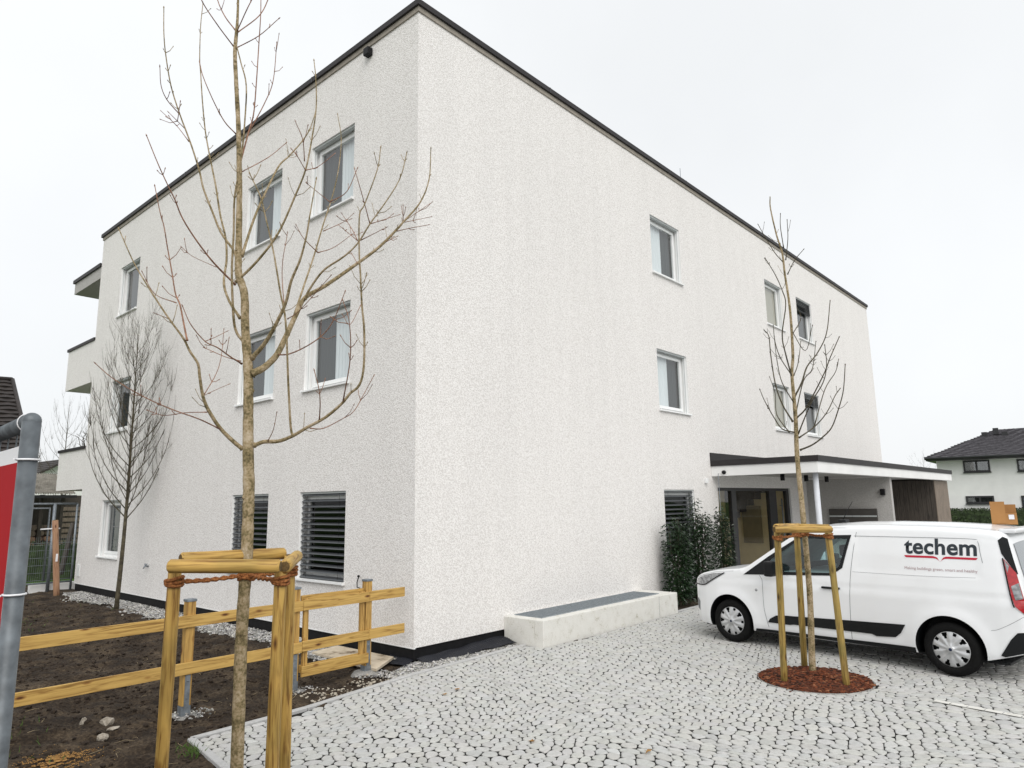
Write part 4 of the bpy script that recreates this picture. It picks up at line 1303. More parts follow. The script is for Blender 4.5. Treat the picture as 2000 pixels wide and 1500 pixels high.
def traced_tree(name, label, base, trunk_px, branches, bark, thin, seed, dens, lrange, conv, rscale, group=None, rt=0.0022):
    root = thing(name, label, 'tree', (base[0], base[1], 0), 0, group)
    rng = random.Random(seed)
    n, k0 = fwd_plane(base)
    tp = []
    for (px, py, w) in trunk_px:
        P = on_plane(px, py, n, k0)
        dep = RM[2] @ (P - CAM)
        tp.append((P, w / 2 * dep / FPX))
    pts = [np.array([base[0], base[1], -0.1])] + [p for p, _ in tp]
    rad0 = [tp[0][1] * 1.25] + [r for _, r in tp]
    cp = curve_pts(pts, 6)
    rr = np.interp(np.linspace(0, len(pts) - 1, len(cp)), range(len(pts)), rad0)
    rr = [r * (1 + 0.055 * math.sin(i * 2.1) * (0.6 + 0.4 * math.sin(i * .7))) for i, r in enumerate(rr)]
    mb = MB(); mb.tube(cp, rr, 14, jitter=0.03)
    for i in range(6, len(cp) - 2, 9):                         # knots on the stem
        d = Vector((rng.uniform(-1, 1), rng.uniform(-1, 1), 0)).normalized()
        c = Vector(cp[i]) + d * rr[i] * 0.8
        mb.tube([c - d * rr[i] * .3, c + d * rr[i] * .25, c + d * rr[i] * .42], [rr[i] * .5, rr[i] * .38, rr[i] * .12], 7)
    side_twigs(mb, cp[len(cp) // 2:], 0.004, rng, dens * 0.6, lrange[0], lrange[1], rt)
    mb.build('trunk', bark, root)
    for (path, w0, w1, end_off, start_off) in branches:
        path = [conv(*p) for p in path]
        m = len(path); P3 = []
        cum = [0]
        for a_, b_ in zip(path[:-1], path[1:]): cum.append(cum[-1] + math.hypot(b_[0] - a_[0], b_[1] - a_[1]))
        for q, (px, py) in enumerate(path):
            t = cum[q] / cum[-1]
            P3.append(on_plane(px, py, n, k0 + start_off + (end_off - start_off) * math.sin(t * 1.57)))
        dep = RM[2] @ (P3[0] - CAM)
        cp = curve_pts(P3, 5)
        r0, r1 = w0 * rscale / 2 * dep / FPX, w1 * rscale / 2 * dep / FPX
        rr = [(r0 + (r1 - r0) * (i / (len(cp) - 1)) ** 0.75) for i in range(len(cp))]
        rr[0] *= 1.35
        mb = MB(); mb.tube(cp, rr, 8 if w0 > 8 else 6, jitter=0.04)
        e = Vector(cp[-1]); d = (e - Vector(cp[-2])).normalized()
        mb.tube([e - d * .004, e + d * .006, e + d * .02], [r1, r1 * 1.7, r1 * 0.3], 5)
        side_twigs(mb, cp, r1, rng, dens, lrange[0], lrange[1], rt)
        mb.build('branch', bark if w0 > 13 else thin, root)
    return root


# the maple in the foreground; branch paths as seen, each given its own reach towards or away from the viewer
S_ = 2.857
A = lambda x, y: (180 + x / S_, y / S_)
B = lambda x, y: (180 + x / S_, 420 + y / S_)
T1 = (-4.215, -3.16)
trunk1 = [(463, 1490, 25), (468, 1330, 24), (474, 1200, 23), (481, 1100, 23), (485, 1000, 22), (486, 945, 22), (484.5, 870, 21), (485, 800, 19), (484.5, 724, 18.5), (479, 640, 16), (477, 574, 15),
          (466, 535, 14), (466, 490, 13), (467.5, 378, 11), (466, 259, 9), (462, 175, 8), (459, 105, 7.5), (462, 63, 6.5), (464, 35, 5), (466, -40, 3.5), (468, -130, 2.5)]
LB = lambda pts, w0, w1, eo, so=0.0: ([('B', *p) if len(p) == 2 else p for p in pts], w0, w1, eo, so)
aB = lambda x, y: (x, y)                                       # lower picture
aA = lambda x, y: (x, y - 1200)                                # upper picture, same axes as the lower one
br1 = [
    ([(840, 1305), (790, 1265), (715, 1190), (650, 1090), (618, 1010), (600, 900), (590, 830), (545, 760), (510, 690), (430, 580), (350, 460), (300, 380), (230, 260), (150, 80)], 26, 5, -0.55, 0),
    ([(715, 1195), (600, 1140), (460, 1090), (330, 1035), (200, 965), (100, 900), (20, 830)], 8, 4, -0.75, -0.2),
    ([(640, 1100), (520, 1103), (400, 1118), (310, 1090)], 6, 4, 0.1, -0.25),
    ([(530, 700), (510, 600), (490, 500), (465, 440), (445, 320), (420, 180), (400, 60), (380, -10), (350, -160)], 11, 5, -0.2, -0.4),
    ([(905, 1285), (960, 1265), (1040, 1262), (1120, 1232), (1200, 1185), (1300, 1130), (1390, 1055), (1440, 995), (1490, 950), (1515, 850), (1518, 650), (1505, 500), (1498, 350), (1490, 200), (1492, 0), (1520, -60), (1590, -250), (1610, -375)], 25, 4.5, -0.60, 0),
    ([(1120, 1232), (1108, 1180), (1095, 950), (1080, 600), (1050, 430), (1020, 250), (1000, 150), (965, 0), (940, -100), (880, -230)], 15, 6, -0.65, -0.28),
    ([(1268, 1140), (1272, 1050), (1265, 970), (1240, 870)], 7, 4, -0.7, -0.4),
    ([(1215, 1190), (1290, 1190), (1400, 1135), (1460, 1095), (1510, 1010), (1570, 900)], 7, 4, -0.2, -0.4),
    ([(1400, 1040), (1440, 800), (1435, 600), (1400, 480)], 7, 4, -0.9, -0.5),
    ([(890, 885), (960, 850), (1030, 780), (1080, 680), (1140, 550), (1190, 460), (1300, 395), (1480, 270), (1600, 180), (1700, 80), (1740, 35), (1830, -70), (1880, -200), (1890, -370)], 44, 5, 0.30, 0),
    ([(1190, 470), (1210, 420), (1290, 310), (1400, 235), (1480, 160), (1550, 50), (1650, -90), (1720, -210), (1755, -345)], 15, 4.5, -0.25, 0.12),
    ([(1100, 640), (1180, 400), (1240, 220), (1290, 50), (1330, -70), (1370, -230), (1390, -420), (1370, -560)], 14, 4, 0.65, 0.12),
    ([(890, 800), (960, 720), (1020, 620), (1080, 490), (1110, 370), (1160, 250), (1195, 120), (1215, 0), (1250, -200)], 28, 5, -0.45, 0),
    ([(850, 715), (800, 640), (785, 500), (780, 300), (790, 100), (795, -100), (830, -300), (850, -500), (860, -720), (830, -850), (800, -970)], 17, 6, -0.50, 0),
    ([(825, 575), (765, 480), (735, 380), (750, 250), (745, 130), (715, 0), (690, -160), (670, -260), (650, -360), (630, -480), (615, -640), (605, -800), (600, -870), (605, -1050), (618, -1180)], 16, 5, 0.55, 0),
    ([(810, 280), (790, 200), (720, 100), (670, -20), (620, -150), (600, -240), (560, -370), (520, -480), (490, -560), (440, -720), (410, -900), (400, -1020), (400, -1155)], 15, 5, -0.30, 0),
    ([(490, -560), (420, -640), (385, -720), (378, -825)], 6, 4, -0.5, -0.2), ([(540, -410), (470, -500), (385, -580)], 5, 3, 0.1, -0.2), ([(520, -480), (470, -530), (430, -570)], 5, 3, -0.4, -0.2),
    ([(800, 375), (900, 280), (1000, 160), (1060, 60), (1130, -100), (1190, -250), (1225, -420), (1250, -600), (1248, -760), (1238, -860)], 16, 5, -0.30, 0),
    ([(800, 390), (700, 290), (640, 220), (560, 110), (500, 10), (460, -90), (430, -150), (370, -280), (305, -440)], 11, 4.5, -0.55, 0),
    ([(835, 230), (900, 30), (960, -110), (1040, -270), (1100, -330), (1170, -410), (1215, -480), (1245, -570)], 17, 5, 0.60, 0),
    ([(835, 830), (770, 790), (700, 740), (630, 705), (550, 610), (505, 510)], 10, 4, -0.45, 0), ([(630, 705), (690, 680), (750, 650)], 5, 3, -0.2, -0.3),
    ([(830, 815), (740, 790), (625, 740)], 6, 4, 0.3, 0),
    ([(805, -450), (740, -520), (680, -630), (620, -770), (600, -850)], 7, 4, -0.3, 0),
    ([(820, -265), (872, -460), (900, -560), (915, -720), (930, -950), (940, -1110), (942, -1230)], 10, 5, 0.25, 0),
    ([(873, -460), (960, -620), (1010, -750), (1030, -960)], 7, 4, 0.4, 0.1),
    ([(790, -940), (700, -1060), (615, -1190), (600, -1260)], 7, 5, -0.25, 0), ([(800, -1030), (740, -1110), (700, -1200), (690, -1280)], 7, 5, 0.2, 0),
    ([(806, -1015), (930, -1110), (980, -1200), (1000, -1280)], 7, 5, 0.2, 0), ([(806, -1020), (860, -1140), (895, -1210)], 6, 5, -0.2, 0), ([(800, -930), (930, -1000), (1040, -1095)], 6, 4, -0.3, 0),
    ([(1030, 780), (1100, 775), (1200, 730), (1290, 665), (1350, 580), (1410, 430)], 9, 4, -0.35, 0.05),
    ([(824, -235), (980, -320), (1080, -400)], 6, 4, 0.2, 0), ([(1190, -250), (1260, -270), (1350, -340)], 6, 3.5, -0.1, -0.25), ([(1190, -250), (1150, -320), (1115, -365)], 6, 3.5, -0.4, -0.25), ([(1185, -300), (1175, -420), (1135, -520)], 6, 3.5, -0.4, -0.28),
    ([(1490, 150), (1380, 60)], 5, 3, -0.4, -0.55), ([(1500, 140), (1640, 70)], 5, 3, -0.7, -0.55), ([(1480, 140), (1450, 80), (1395, -5)], 5, 3, -0.5, -0.55),
    ([(1260, 210), (1180, 130), (1140, 60)], 6, 3, 0.2, 0.4), ([(1260, 210), (1350, 180), (1460, 100)], 6, 3, 0.6, 0.4), ([(1290, 90), (1400, 40), (1455, -5)], 5, 3, 0.6, 0.45),
    ([(1330, -75), (1420, -130), (1480, -260)], 6, 3.5, 0.4, 0.5), ([(1330, -70), (1200, -175)], 5, 3, 0.3, 0.5),
    ([(1740, 35), (1880, -60)], 5, 3, 0.4, 0.28), ([(1735, 35), (1735, -50)], 5, 3, 0.2, 0.28), ([(1700, 90), (1780, 72), (1875, 55)], 5, 3, 0.1, 0.27), ([(1745, 40), (1890, 10)], 4, 3, 0.5, 0.28),
    ([(1550, 50), (1710, 0)], 5, 3, 0, -0.12), ([(1550, 50), (1510, -100), (1465, -255)], 6, 3.5, -0.4, -0.12), ([(1640, 150), (1700, 120)], 4, 3, 0.2, 0.25), ([(1480, 270), (1445, 210)], 4, 3, 0.3, 0.2),
    ([(1090, 580), (1160, 530), (1330, 340)], 6, 3.5, -0.6, -0.2), ([(1075, 560), (1060, 300), (1090, 100)], 6, 3.5, 0.3, 0.0),
    ([(980, 1262), (1010, 1200), (1030, 1105)], 6, 3, -0.3, -0.05), ([(690, 290), (560, 290 - 60), (500, 180)], 4, 3, -0.1, -0.2),
    ([(1500, 500), (1440, 610), (1400, 560)], 4, 3, -0.8, -0.6), ([(430, 580), (350, 548)], 5, 3, -0.5, -0.35), ([(470, 490), (350, 440), (280, 320)], 6, 3.5, -0.3, -0.3),
    ([(620, 1010), (690, 890), (720, 790), (735, 640)], 6, 3.5, 0.2, -0.2), ([(618, 1010), (680, 980), (760, 945)], 4, 3, -0.1, -0.2),
]
traced_tree('maple_tree', 'young bare maple between three stakes in the left foreground', T1, trunk1, br1, M['bark'], M['bark_thin'], 5, 3.8, (0.04, 0.15),
            B, 1 / S_, rt=0.0024)

# the young tree by the van
S2 = 2.885
G = lambda x, y: (1240 + x / S2, 380 + y / S2)
T2 = (2.80, -4.53)
trunk2 = [(1586, 1290, 12.5), (1582, 1167, 11), (1572, 1048, 10.5), (1566, 980, 10), (1557, 893, 9), (1553.7, 813, 7.5), (1546.8, 733, 6), (1548.5, 692, 5.5), (1543, 605, 4.5), (1533, 536, 4), (1527.7, 494, 3.4), (1517, 460, 3), (1505, 408, 2.4), (1504, 384, 1.8)]
br2 = [
    ([(930, 1440), (1000, 1410), (1060, 1365), (1110, 1310), (1150, 1200), (1175, 1100), (1185, 960)], 9, 4, -0.4, 0),
    ([(925, 1370), (1010, 1310), (1080, 1230), (1130, 1130), (1155, 1095)], 7, 4, 0.4, 0),
    ([(910, 1260), (960, 1210), (1010, 1120), (1070, 1000), (1100, 920), (1150, 805)], 9, 4, -0.5, 0),
    ([(895, 1150), (940, 1060), (970, 970), (1030, 890), (1080, 780), (1100, 600)], 10, 4, 0.45, 0),
    ([(900, 1340), (830, 1320), (780, 1250), (730, 1160), (705, 1100)], 7, 3.5, -0.4, 0),
    ([(890, 1280), (830, 1180), (790, 1060), (765, 900), (755, 800), (730, 765)], 9, 4, 0.3, 0),
    ([(885, 1030), (850, 900), (830, 790), (850, 620), (830, 540), (790, 450), (735, 360)], 8, 3.5, -0.35, 0),
    ([(835, 380), (790, 330), (740, 250), (695, 170)], 5, 3, 0.2, 0), ([(860, 450), (900, 370), (950, 310)], 5, 3, -0.2, 0),
    ([(838, 300), (820, 180), (820, 110)], 5, 3, 0.1, 0), ([(850, 370), (862, 250), (858, 145)], 5, 3, -0.15, 0),
    ([(895, 1020), (920, 950), (935, 830)], 6, 3, 0.3, 0), ([(905, 1240), (950, 1050), (1000, 980), (1020, 830)], 7, 3.5, 0.5, 0),
    ([(885, 1020), (820, 920), (790, 830), (780, 740)], 6, 3, -0.4, 0), ([(920, 1350), (990, 1180), (1060, 1060), (1080, 960), (1070, 850)], 7, 3.5, -0.6, 0),
    ([(1010, 1310), (1070, 1100), (1130, 1000), (1148, 930)], 6, 3, 0.5, 0.2), ([(870, 1340), (800, 1240), (790, 1120), (760, 1030)], 6, 3, 0.5, 0),
    ([(880, 800), (935, 700), (915, 640)], 5, 3, 0.2, 0), ([(880, 760), (960, 880), (1000, 740)], 4, 3, -0.2, 0),
    ([(900, 1180), (830, 1060), (800, 930), (785, 800)], 6, 3, -0.2, 0),
]
traced_tree('maple_tree', 'slender bare young tree in the round mulch bed beside the van', T2, trunk2, br2, M['bark'], M['bark_dark'], 9, 3.2, (0.05, 0.2), G, 1.15 / S2, rt=0.0028)


def stake_frame(label, posts, rails, z_rope, trunk, mat_post, mat_rail, r=0.042):
    fr = thing('tree_stakes', label, 'tree stakes', (posts[0][0][0], posts[0][0][1], 0))
    for p0, p1 in posts:
        rod('stake', p0, p1, r, r * 0.96, mat_post, fr, 18, 8, 0.0012)
    for p0, p1 in rails:
        rod('cross_rail', p0, p1, r * 1.05, r * 1.02, mat_rail, fr, 18, 6, 0.001, 0.012)
    # coconut rope wound round the posts and the stem
    tops = [np.array(p1) for _, p1 in posts]
    mb = MB()

    def strand(a_, b_, ph, sag):
        pts = []
        for k in range(19):
            t = k / 18
            p = a_ * (1 - t) + b_ * t
            p = p + np.array([0, 0, -sag * math.sin(math.pi * t)])
            pts.append(p + 0.008 * np.array([math.cos(ph + t * 26), math.sin(ph + t * 26), math.sin(ph + t * 26)]))
        mb.tube(pts, 0.0105, 6, jitter=0.22)

    tz = np.array([trunk[0], trunk[1], z_rope])
    for q, (p0, p1) in enumerate(posts):
        t = (z_rope - p0[2]) / (p1[2] - p0[2])
        c = np.array(p0) * (1 - t) + np.array(p1) * t
        for w in range(3):                                     # turns round the stake
            pts = [c + np.array([math.cos(a_) * (r + .010), math.sin(a_) * (r + .010), (w - 1) * 0.017 + 0.010 * math.sin(a_ + w)]) for a_ in np.linspace(0, 6.283, 15)]
            mb.tube(pts, 0.011, 6, jitter=0.2, caps=False)
        for ph in (0, 3.14): strand(c, tz, ph + q, 0.012)
    for w in range(4):
        rr = trunk[2] + 0.012
        pts = [tz + np.array([math.cos(a_) * rr, math.sin(a_) * rr, (w - 1.5) * 0.018 + 0.010 * math.sin(2 * a_ + w)]) for a_ in np.linspace(0, 6.283, 15)]
        mb.tube(pts, 0.013, 6, jitter=0.25, caps=False)
    mb.build('rope', M['rope'], fr)
    return fr


# stakes round the foreground tree
p1t, p2t, p3t = at(342, 1112, 4.5), at(549, 1112, 4.5), at(566, 1092, 5.10)
p1b, p2b, p3b = at(315, 1500, 4.45), at(531, 1500, 4.43), at(556, 1500, 5.06)


def to_ground(pt, pb):
    d = (pb - pt) / (pt[2] - pb[2]); return pt + d * (pt[2] + 0.1)


posts = [(to_ground(t_, b_), t_ + np.array([0, 0, 0.03])) for t_, b_ in ((p1t, p1b), (p2t, p2b), (p3t, p3b))]
ext = lambda a_, b_, e: (a_ - (b_ - a_) / np.linalg.norm(b_ - a_) * e, b_ + (b_ - a_) / np.linalg.norm(b_ - a_) * e)
fwdv = np.array([RM[2][0], RM[2][1], 0]); fwdv /= np.linalg.norm(fwdv); rgt = np.array([fwdv[1], -fwdv[0], 0])
zz = np.array([0, 0, 0.02])
r_front = ext(at(345, 1106, 4.40), at(533, 1106, 4.40), 0.05)
r_right = (at(556, 1107, 4.47), at(580, 1086, 5.22))
r_back = (at(352, 1092, 4.62), at(556, 1081, 5.15))
tr = on_plane(481, 1130, *fwd_plane(T1))
stake_frame('three thick honey coloured stakes with top rails and orange rope, left foreground', posts, [r_front, r_right, r_back], float(at(440, 1134, 4.5)[2]), (tr[0], tr[1], 0.038), M['stake'], M['stake'])

# stakes round the tree by the van
zt = 1.80
s_b = [np.array([2.12, -4.42, -0.05]), np.array([3.06, -4.33, -0.05]), np.array([2.38, -5.06, -0.05])]
dep2 = [RM[2] @ (p - CAM) for p in s_b]
s_t = [at(1518, 1040, 8.25), at(1556, 1038, 8.95), at(1617, 1040, 8.45)]
f0, f1 = at(1512, 1034, 8.17), at(1624, 1034, 8.37)
tr2 = on_plane(1572, 1052, *fwd_plane(T2))
stake_frame('three slim weathered stakes with one top rail round the tree by the van', list(zip(s_b, s_t)),
            [(f0, f1), (at(1516, 1030, 8.25), at(1560, 1028, 9.05)), (at(1560, 1029, 9.03), at(1619, 1031, 8.5))], float(s_t[0][2]) - 0.06, (tr2[0], tr2[1], 0.032), M['stake_old'], M['stake'], 0.040)


def dense_tree(name, label, base, H, z0, spread, nprim, bark, seed, rtrunk, lean=(0, 0), group=None, cat='tree', nsec=7):
    root = thing(name, label, cat, (base[0], base[1], 0), 0, group)
    rng = random.Random(seed)
    tr = [np.array([base[0] + lean[0] * t + 0.03 * math.sin(5 * t), base[1] + lean[1] * t + 0.02 * math.cos(4 * t), -0.1 + (H + .1) * t]) for t in np.linspace(0, 1, 14)]
    mb = MB(); mb.tube(tr, [rtrunk * (1 - 0.93 * t) for t in np.linspace(0, 1, 14)], 8, jitter=0.05); mb.build('trunk', bark, root)
    mb = MB()
    for k in range(nprim):
        t = (k + rng.random()) / nprim
        z = z0 + (H - z0) * (t ** 1.15) * 0.86
        p = np.array([np.interp(z, [q[2] for q in tr], [q[i] for q in tr]) for i in range(3)])
        az = k * 2.399 + rng.uniform(-.3, .3)
        reach = spread * (1 - 0.75 * ((z - z0) / (H - z0)) ** 1.4) * rng.uniform(0.75, 1.1)
        L = (0.55 + 0.45 * (1 - t)) * (H - z0) * 0.48
        o_ = np.array([math.cos(az), math.sin(az), 0])
        pts = [p, p + o_ * reach * 0.45 + np.array([0, 0, L * 0.25]), p + o_ * reach * 0.8 + np.array([0, 0, L * 0.6]), p + o_ * reach * rng.uniform(.85, 1.05) + np.array([0, 0, L * rng.uniform(.9, 1.1)])]
        cp = curve_pts(pts, 4)
        r0 = rtrunk * 0.25 * (1 - 0.55 * t)
        mb.tube(cp, [r0 * (1 - .85 * i / (len(cp) - 1)) for i in range(len(cp))], 4)
        for q in range(nsec):
            i = rng.randint(2, len(cp) - 2)
            s = np.array([rng.uniform(-1, 1), rng.uniform(-1, 1), 0]) * 0.7 + o_ * 0.3
            l = rng.uniform(0.25, 0.6) * H / 6.4
            a_ = cp[i]; b_ = a_ + s * l * 0.4 + np.array([0, 0, l * 0.55]); c_ = b_ + s * l * 0.15 + np.array([0, 0, l * 0.6])
            mb.tube([a_, b_, c_], [r0 * .38, r0 * .28, r0 * .14], 3, caps=False)
            for w in range(2):
                d_ = a_ + (b_ - a_) * rng.random(); e_ = d_ + np.array([rng.uniform(-.12, .12), rng.uniform(-.12, .12), rng.uniform(.08, .22)]) * H / 6.4
                mb.tube([d_, e_], [r0 * .22, r0 * .12], 3, caps=False)
    mb.build('crown', bark, root)
    return root


dense_tree('hornbeam_tree', 'small dark bare tree with dense upright twigs before the left facade', (-0.70, 9.3), 6.5, 1.95, 0.98, 48, M['bark_dark'], 3, 0.055, (0.05, 0.0), nsec=11)


# ------------------------------------------------------------------ laurels beside the entrance
def laurel(label, x, y, h, w, n, seed):
    root = thing('laurel_bush', label, 'bush', (x, y, 0), 0, 'laurels by the entrance')
    rng = random.Random(seed)
    mb = MB()
    stems = []
    for k in range(9):
        a_ = rng.uniform(0, 6.28); rr = rng.uniform(0.1, 0.6) * w
        top = np.array([x + math.cos(a_) * rr, y + math.sin(a_) * rr * 0.8, h * rng.uniform(0.62, 1.0) if k else h])
        if k == 0: top[0], top[1] = x + rng.uniform(-.05, .05), y
        st = curve_pts([(x + rng.uniform(-.08, .08), y + rng.uniform(-.06, .06), -0.03), (x + (top[0] - x) * .5, y + (top[1] - y) * .5, top[2] * .45), top], 6)
        mb.tube(st, [0.014 * (1 - .75 * i / (len(st) - 1)) for i in range(len(st))], 5); stems.append(st)
    mb.build('stem', M['bark_dark'], root)
    mb = MB()
    for k in range(n):
        st = rng.choice(stems)
        t = rng.uniform(0.06, 1.0) ** 0.8 * (len(st) - 1); i = min(int(t), len(st) - 2); c = st[i] + (st[i + 1] - st[i]) * (t - i)
        zr = c[2] / h
        rad = w * (0.95 - 0.62 * zr ** 1.6) * rng.random() ** 0.55
        a_ = rng.uniform(0, 6.28)
        p = Vector((c[0] + math.cos(a_) * rad * 0.62, c[1] + math.sin(a_) * rad * 0.55, max(0.03, c[2] + rng.uniform(-.10, .06))))
        d = Vector((math.cos(a_) + rng.uniform(-.5, .5), math.sin(a_) + rng.uniform(-.5, .5), rng.uniform(-0.75, 0.35))).normalized()
        s = d.cross(Vector((0, 0, 1))).normalized(); s = Matrix.Rotation(rng.uniform(-.7, .7), 3, d) @ s
        L, wd = rng.uniform(0.06, 0.115), rng.uniform(0.014, 0.024)
        nrm = s.cross(d)
        m_ = p + d * L * 0.5
        mb.add([p, m_ + s * wd + nrm * .006, p + d * L - Vector((0, 0, .012)), m_ - s * wd + nrm * .006, m_ - nrm * .003], [(0, 1, 4), (1, 2, 4), (2, 3, 4), (3, 0, 4)])
    mb.build('foliage', M['leaf'], root)


laurel('broad laurel bush at the left, next to the concrete light well', 6.95, -0.38, 1.85, 0.52, 3000, 1)
laurel('tallest laurel bush, in the middle in front of the lowered blind', 8.0, -0.34, 2.28, 0.50, 3000, 2)
laurel('slim laurel bush at the right, next to the glass entrance', 9.15, -0.36, 2.02, 0.44, 2300, 3)
# ------------------------------------------------------------------ white panel van
van = thing('delivery_van', 'white panel van with dark and red lettering parked facing the building', 'van', (4.71, -4.534, 0), math.atan2(0.992, 0.127))
VM = WM[van.name]
AXF, AXR, WR = 1.531, -1.531, 0.322
_zt = np.array([(-2.40, .62), (-2.385, .86), (-2.36, 1.05), (-2.30, 1.38), (-2.245, 1.66), (-2.20, 1.755), (-2.1, 1.80), (-1.9, 1.822), (-1.4, 1.845), (-.8, 1.855), (-.3, 1.845), (.1, 1.815), (.32, 1.77), (.5, 1.69), (.75, 1.53), (1.0, 1.365),
                (1.22, 1.22), (1.36, 1.155), (1.55, 1.135), (1.85, 1.095), (2.08, 1.045), (2.22, .99), (2.32, .915), (2.385, .81), (2.43, .60)])
_w = np.array([(-2.40, .72), (-2.38, .80), (-2.30, .855), (-2.1, .885), (-1.5, .905), (0, .912), (1.3, .908), (1.75, .893), (2.0, .85), (2.16, .78), (2.28, .68), (2.36, .56), (2.43, .40)])
_dy = np.array([(.18, -.075), (.24, -.035), (.32, -.012), (.5, 0), (.72, .003), (.9, -.002), (.96, -.012), (1.04, -.02), (1.12, -.034), (1.25, -.055), (1.45, -.095), (1.62, -.138), (1.72, -.175), (1.80, -.22)])
_zb = np.array([(-2.40, .40), (-2.1, .30), (-1.9, .24), (0, .22), (1.9, .22), (2.25, .24), (2.43, .30)])


def smooth_interp(x, T):
    xs_, ys_ = T[:, 0], T[:, 1]
    return float(np.interp(x - .02, xs_, ys_) + np.interp(x, xs_, ys_) * 2 + np.interp(x + .02, xs_, ys_)) / 4


def yside(x, z):
    y = smooth_interp(x, _w) + float(np.interp(z, _dy[:, 0], _dy[:, 1])) * (1 if x < 1.9 else 0.8)
    for ax in (AXF, AXR):
        r = math.hypot(x - ax, z - WR)
        if 0.30 < r < 0.60 and z > 0.1:
            t = (r - 0.40) / 0.17
            y += 0.026 * math.exp(-max(t, 0) ** 2 * 3.0) if r > 0.40 else 0.026
    if 0.97 < z < 1.0 and x < 1.4: y += -0.004
    if -1.93 < x < -0.42 and 1.19 < z < 1.665: y -= 0.009 * min(1, (z - 1.19) / .02, (1.665 - z) / .02, (x + 1.93) / .02, (-.42 - x) / .02)
    return y


stat = sorted(set([round(v, 3) for v in list(np.arange(-2.40, -2.1, .02)) + list(np.arange(-2.1, 2.0, .04)) + list(np.arange(2.0, 2.431, .02)) + [2.43]]))
rings = []
NS, NA, NC = 44, 6, 5
for x in stat:
    zt_, zb_ = smooth_interp(x, _zt), smooth_interp(x, _zb)
    rr = min(0.13, (zt_ - zb_) * 0.3)
    if x > 1.3: rr = min(rr, 0.065)
    half = [(0.0, zb_), (yside(x, zb_) * .6, zb_)]
    for q in range(NS):
        z = zb_ + (zt_ - rr - zb_) * q / (NS - 1)
        half.append((max(yside(x, z), 0.05), z))
    ye = half[-1][0]
    for q in range(1, NA + 1):
        a_ = q / NA * math.pi / 2
        half.append((ye - rr * 1.15 * (1 - math.cos(a_)), zt_ - rr + (rr - .03) * math.sin(a_)))
    yt = half[-1][0]
    for q in range(1, NC + 1):
        t = q / NC; half.append((yt * (1 - t), zt_ - .03 * (1 - t) ** 2))
    ring = [(x, y, z) for y, z in half] + [(x, -y, z) for y, z in reversed(half[1:-1])]
    rings.append(ring)
m_ = len(rings[0])
mb = MB()
vs = [p for r in rings for p in r]
fs = []
for i in range(len(rings) - 1):
    for k in range(m_):
        k2 = (k + 1) % m_
        fs.append((i * m_ + k, i * m_ + k2, (i + 1) * m_ + k2, (i + 1) * m_ + k))
fs.append(tuple(range(m_))); fs.append(tuple(reversed([(len(rings) - 1) * m_ + k for k in range(m_)])))
mb.add(vs, fs, 0, True)
me = mb.mesh('body', [M['paint'], M['car_black'], M['carpet']])
bm = bmesh.new(); bm.from_mesh(me); bmesh.ops.recalc_face_normals(bm, faces=bm.faces); bm.to_mesh(me); bm.free()
body = bpy.data.objects.new('body', me); COL.objects.link(body)
body.matrix_world = Matrix.Identity(4)
WIN_IN = [(.92, 1.115), (-.08, 1.15), (-.225, 1.25), (-.335, 1.635), (.335, 1.615), (.80, 1.30)]
WIN_OUT = [(1.27, 1.045), (-.10, 1.115), (-.265, 1.23), (-.385, 1.68), (.345, 1.655), (.86, 1.33)]
cut = MB()
for ax in (AXF, AXR):
    for s in (1, -1):
        prof = [(0.0, 0.0), (.385, 0.0), (.385, .45), (0.0, .45)]
        c2 = MB()
        n_ = 48
        ring0 = [(ax + .392 * math.cos(2 * math.pi * k / n_), s * .60, WR + .012 + .392 * math.sin(2 * math.pi * k / n_)) for k in range(n_)]
        cut.prism(ring0, (0, s * .55, 0), 1)
cut.prism([(x, -1.3, z) for x, z in WIN_IN], (0, 2.6, 0), 2)
cm = cut.mesh('cutter', [M['paint'], M['car_black'], M['carpet']])
bm = bmesh.new(); bm.from_mesh(cm); bmesh.ops.recalc_face_normals(bm, faces=bm.faces); bm.to_mesh(cm); bm.free()
cutter = bpy.data.objects.new('cutter', cm); COL.objects.link(cutter)
md = body.modifiers.new('cut', 'BOOLEAN'); md.operation = 'DIFFERENCE'; md.object = cutter; md.solver = 'EXACT'
try: md.material_mode = 'INDEX'
except Exception: pass
dg = bpy.context.evaluated_depsgraph_get(); dg.update()
new_me = bpy.data.meshes.new_from_object(body.evaluated_get(dg))
bpy.data.objects.remove(body); bpy.data.objects.remove(cutter)
new_me.name = 'body'
body = link(bpy.data.objects.new('body', new_me), van, VM)
try: new_me.set_sharp_from_angle(angle=math.radians(38))
except Exception as ex: print('sharp', ex)


def grid_cut(me_, step=0.05):
    bm = bmesh.new(); bm.from_mesh(me_)
    xs_ = [v.co.x for v in bm.verts]; zs_ = [v.co.z for v in bm.verts]
    for lo, hi, no, ax in ((min(xs_), max(xs_), (1, 0, 0), 0), (min(zs_), max(zs_), (0, 0, 1), 2)):
        p = lo + step
        while p < hi:
            co = [0, 0, 0]; co[ax] = p
            bmesh.ops.bisect_plane(bm, geom=bm.verts[:] + bm.edges[:] + bm.faces[:], plane_co=co, plane_no=no)
            p += step
    bm.to_mesh(me_); bm.free()


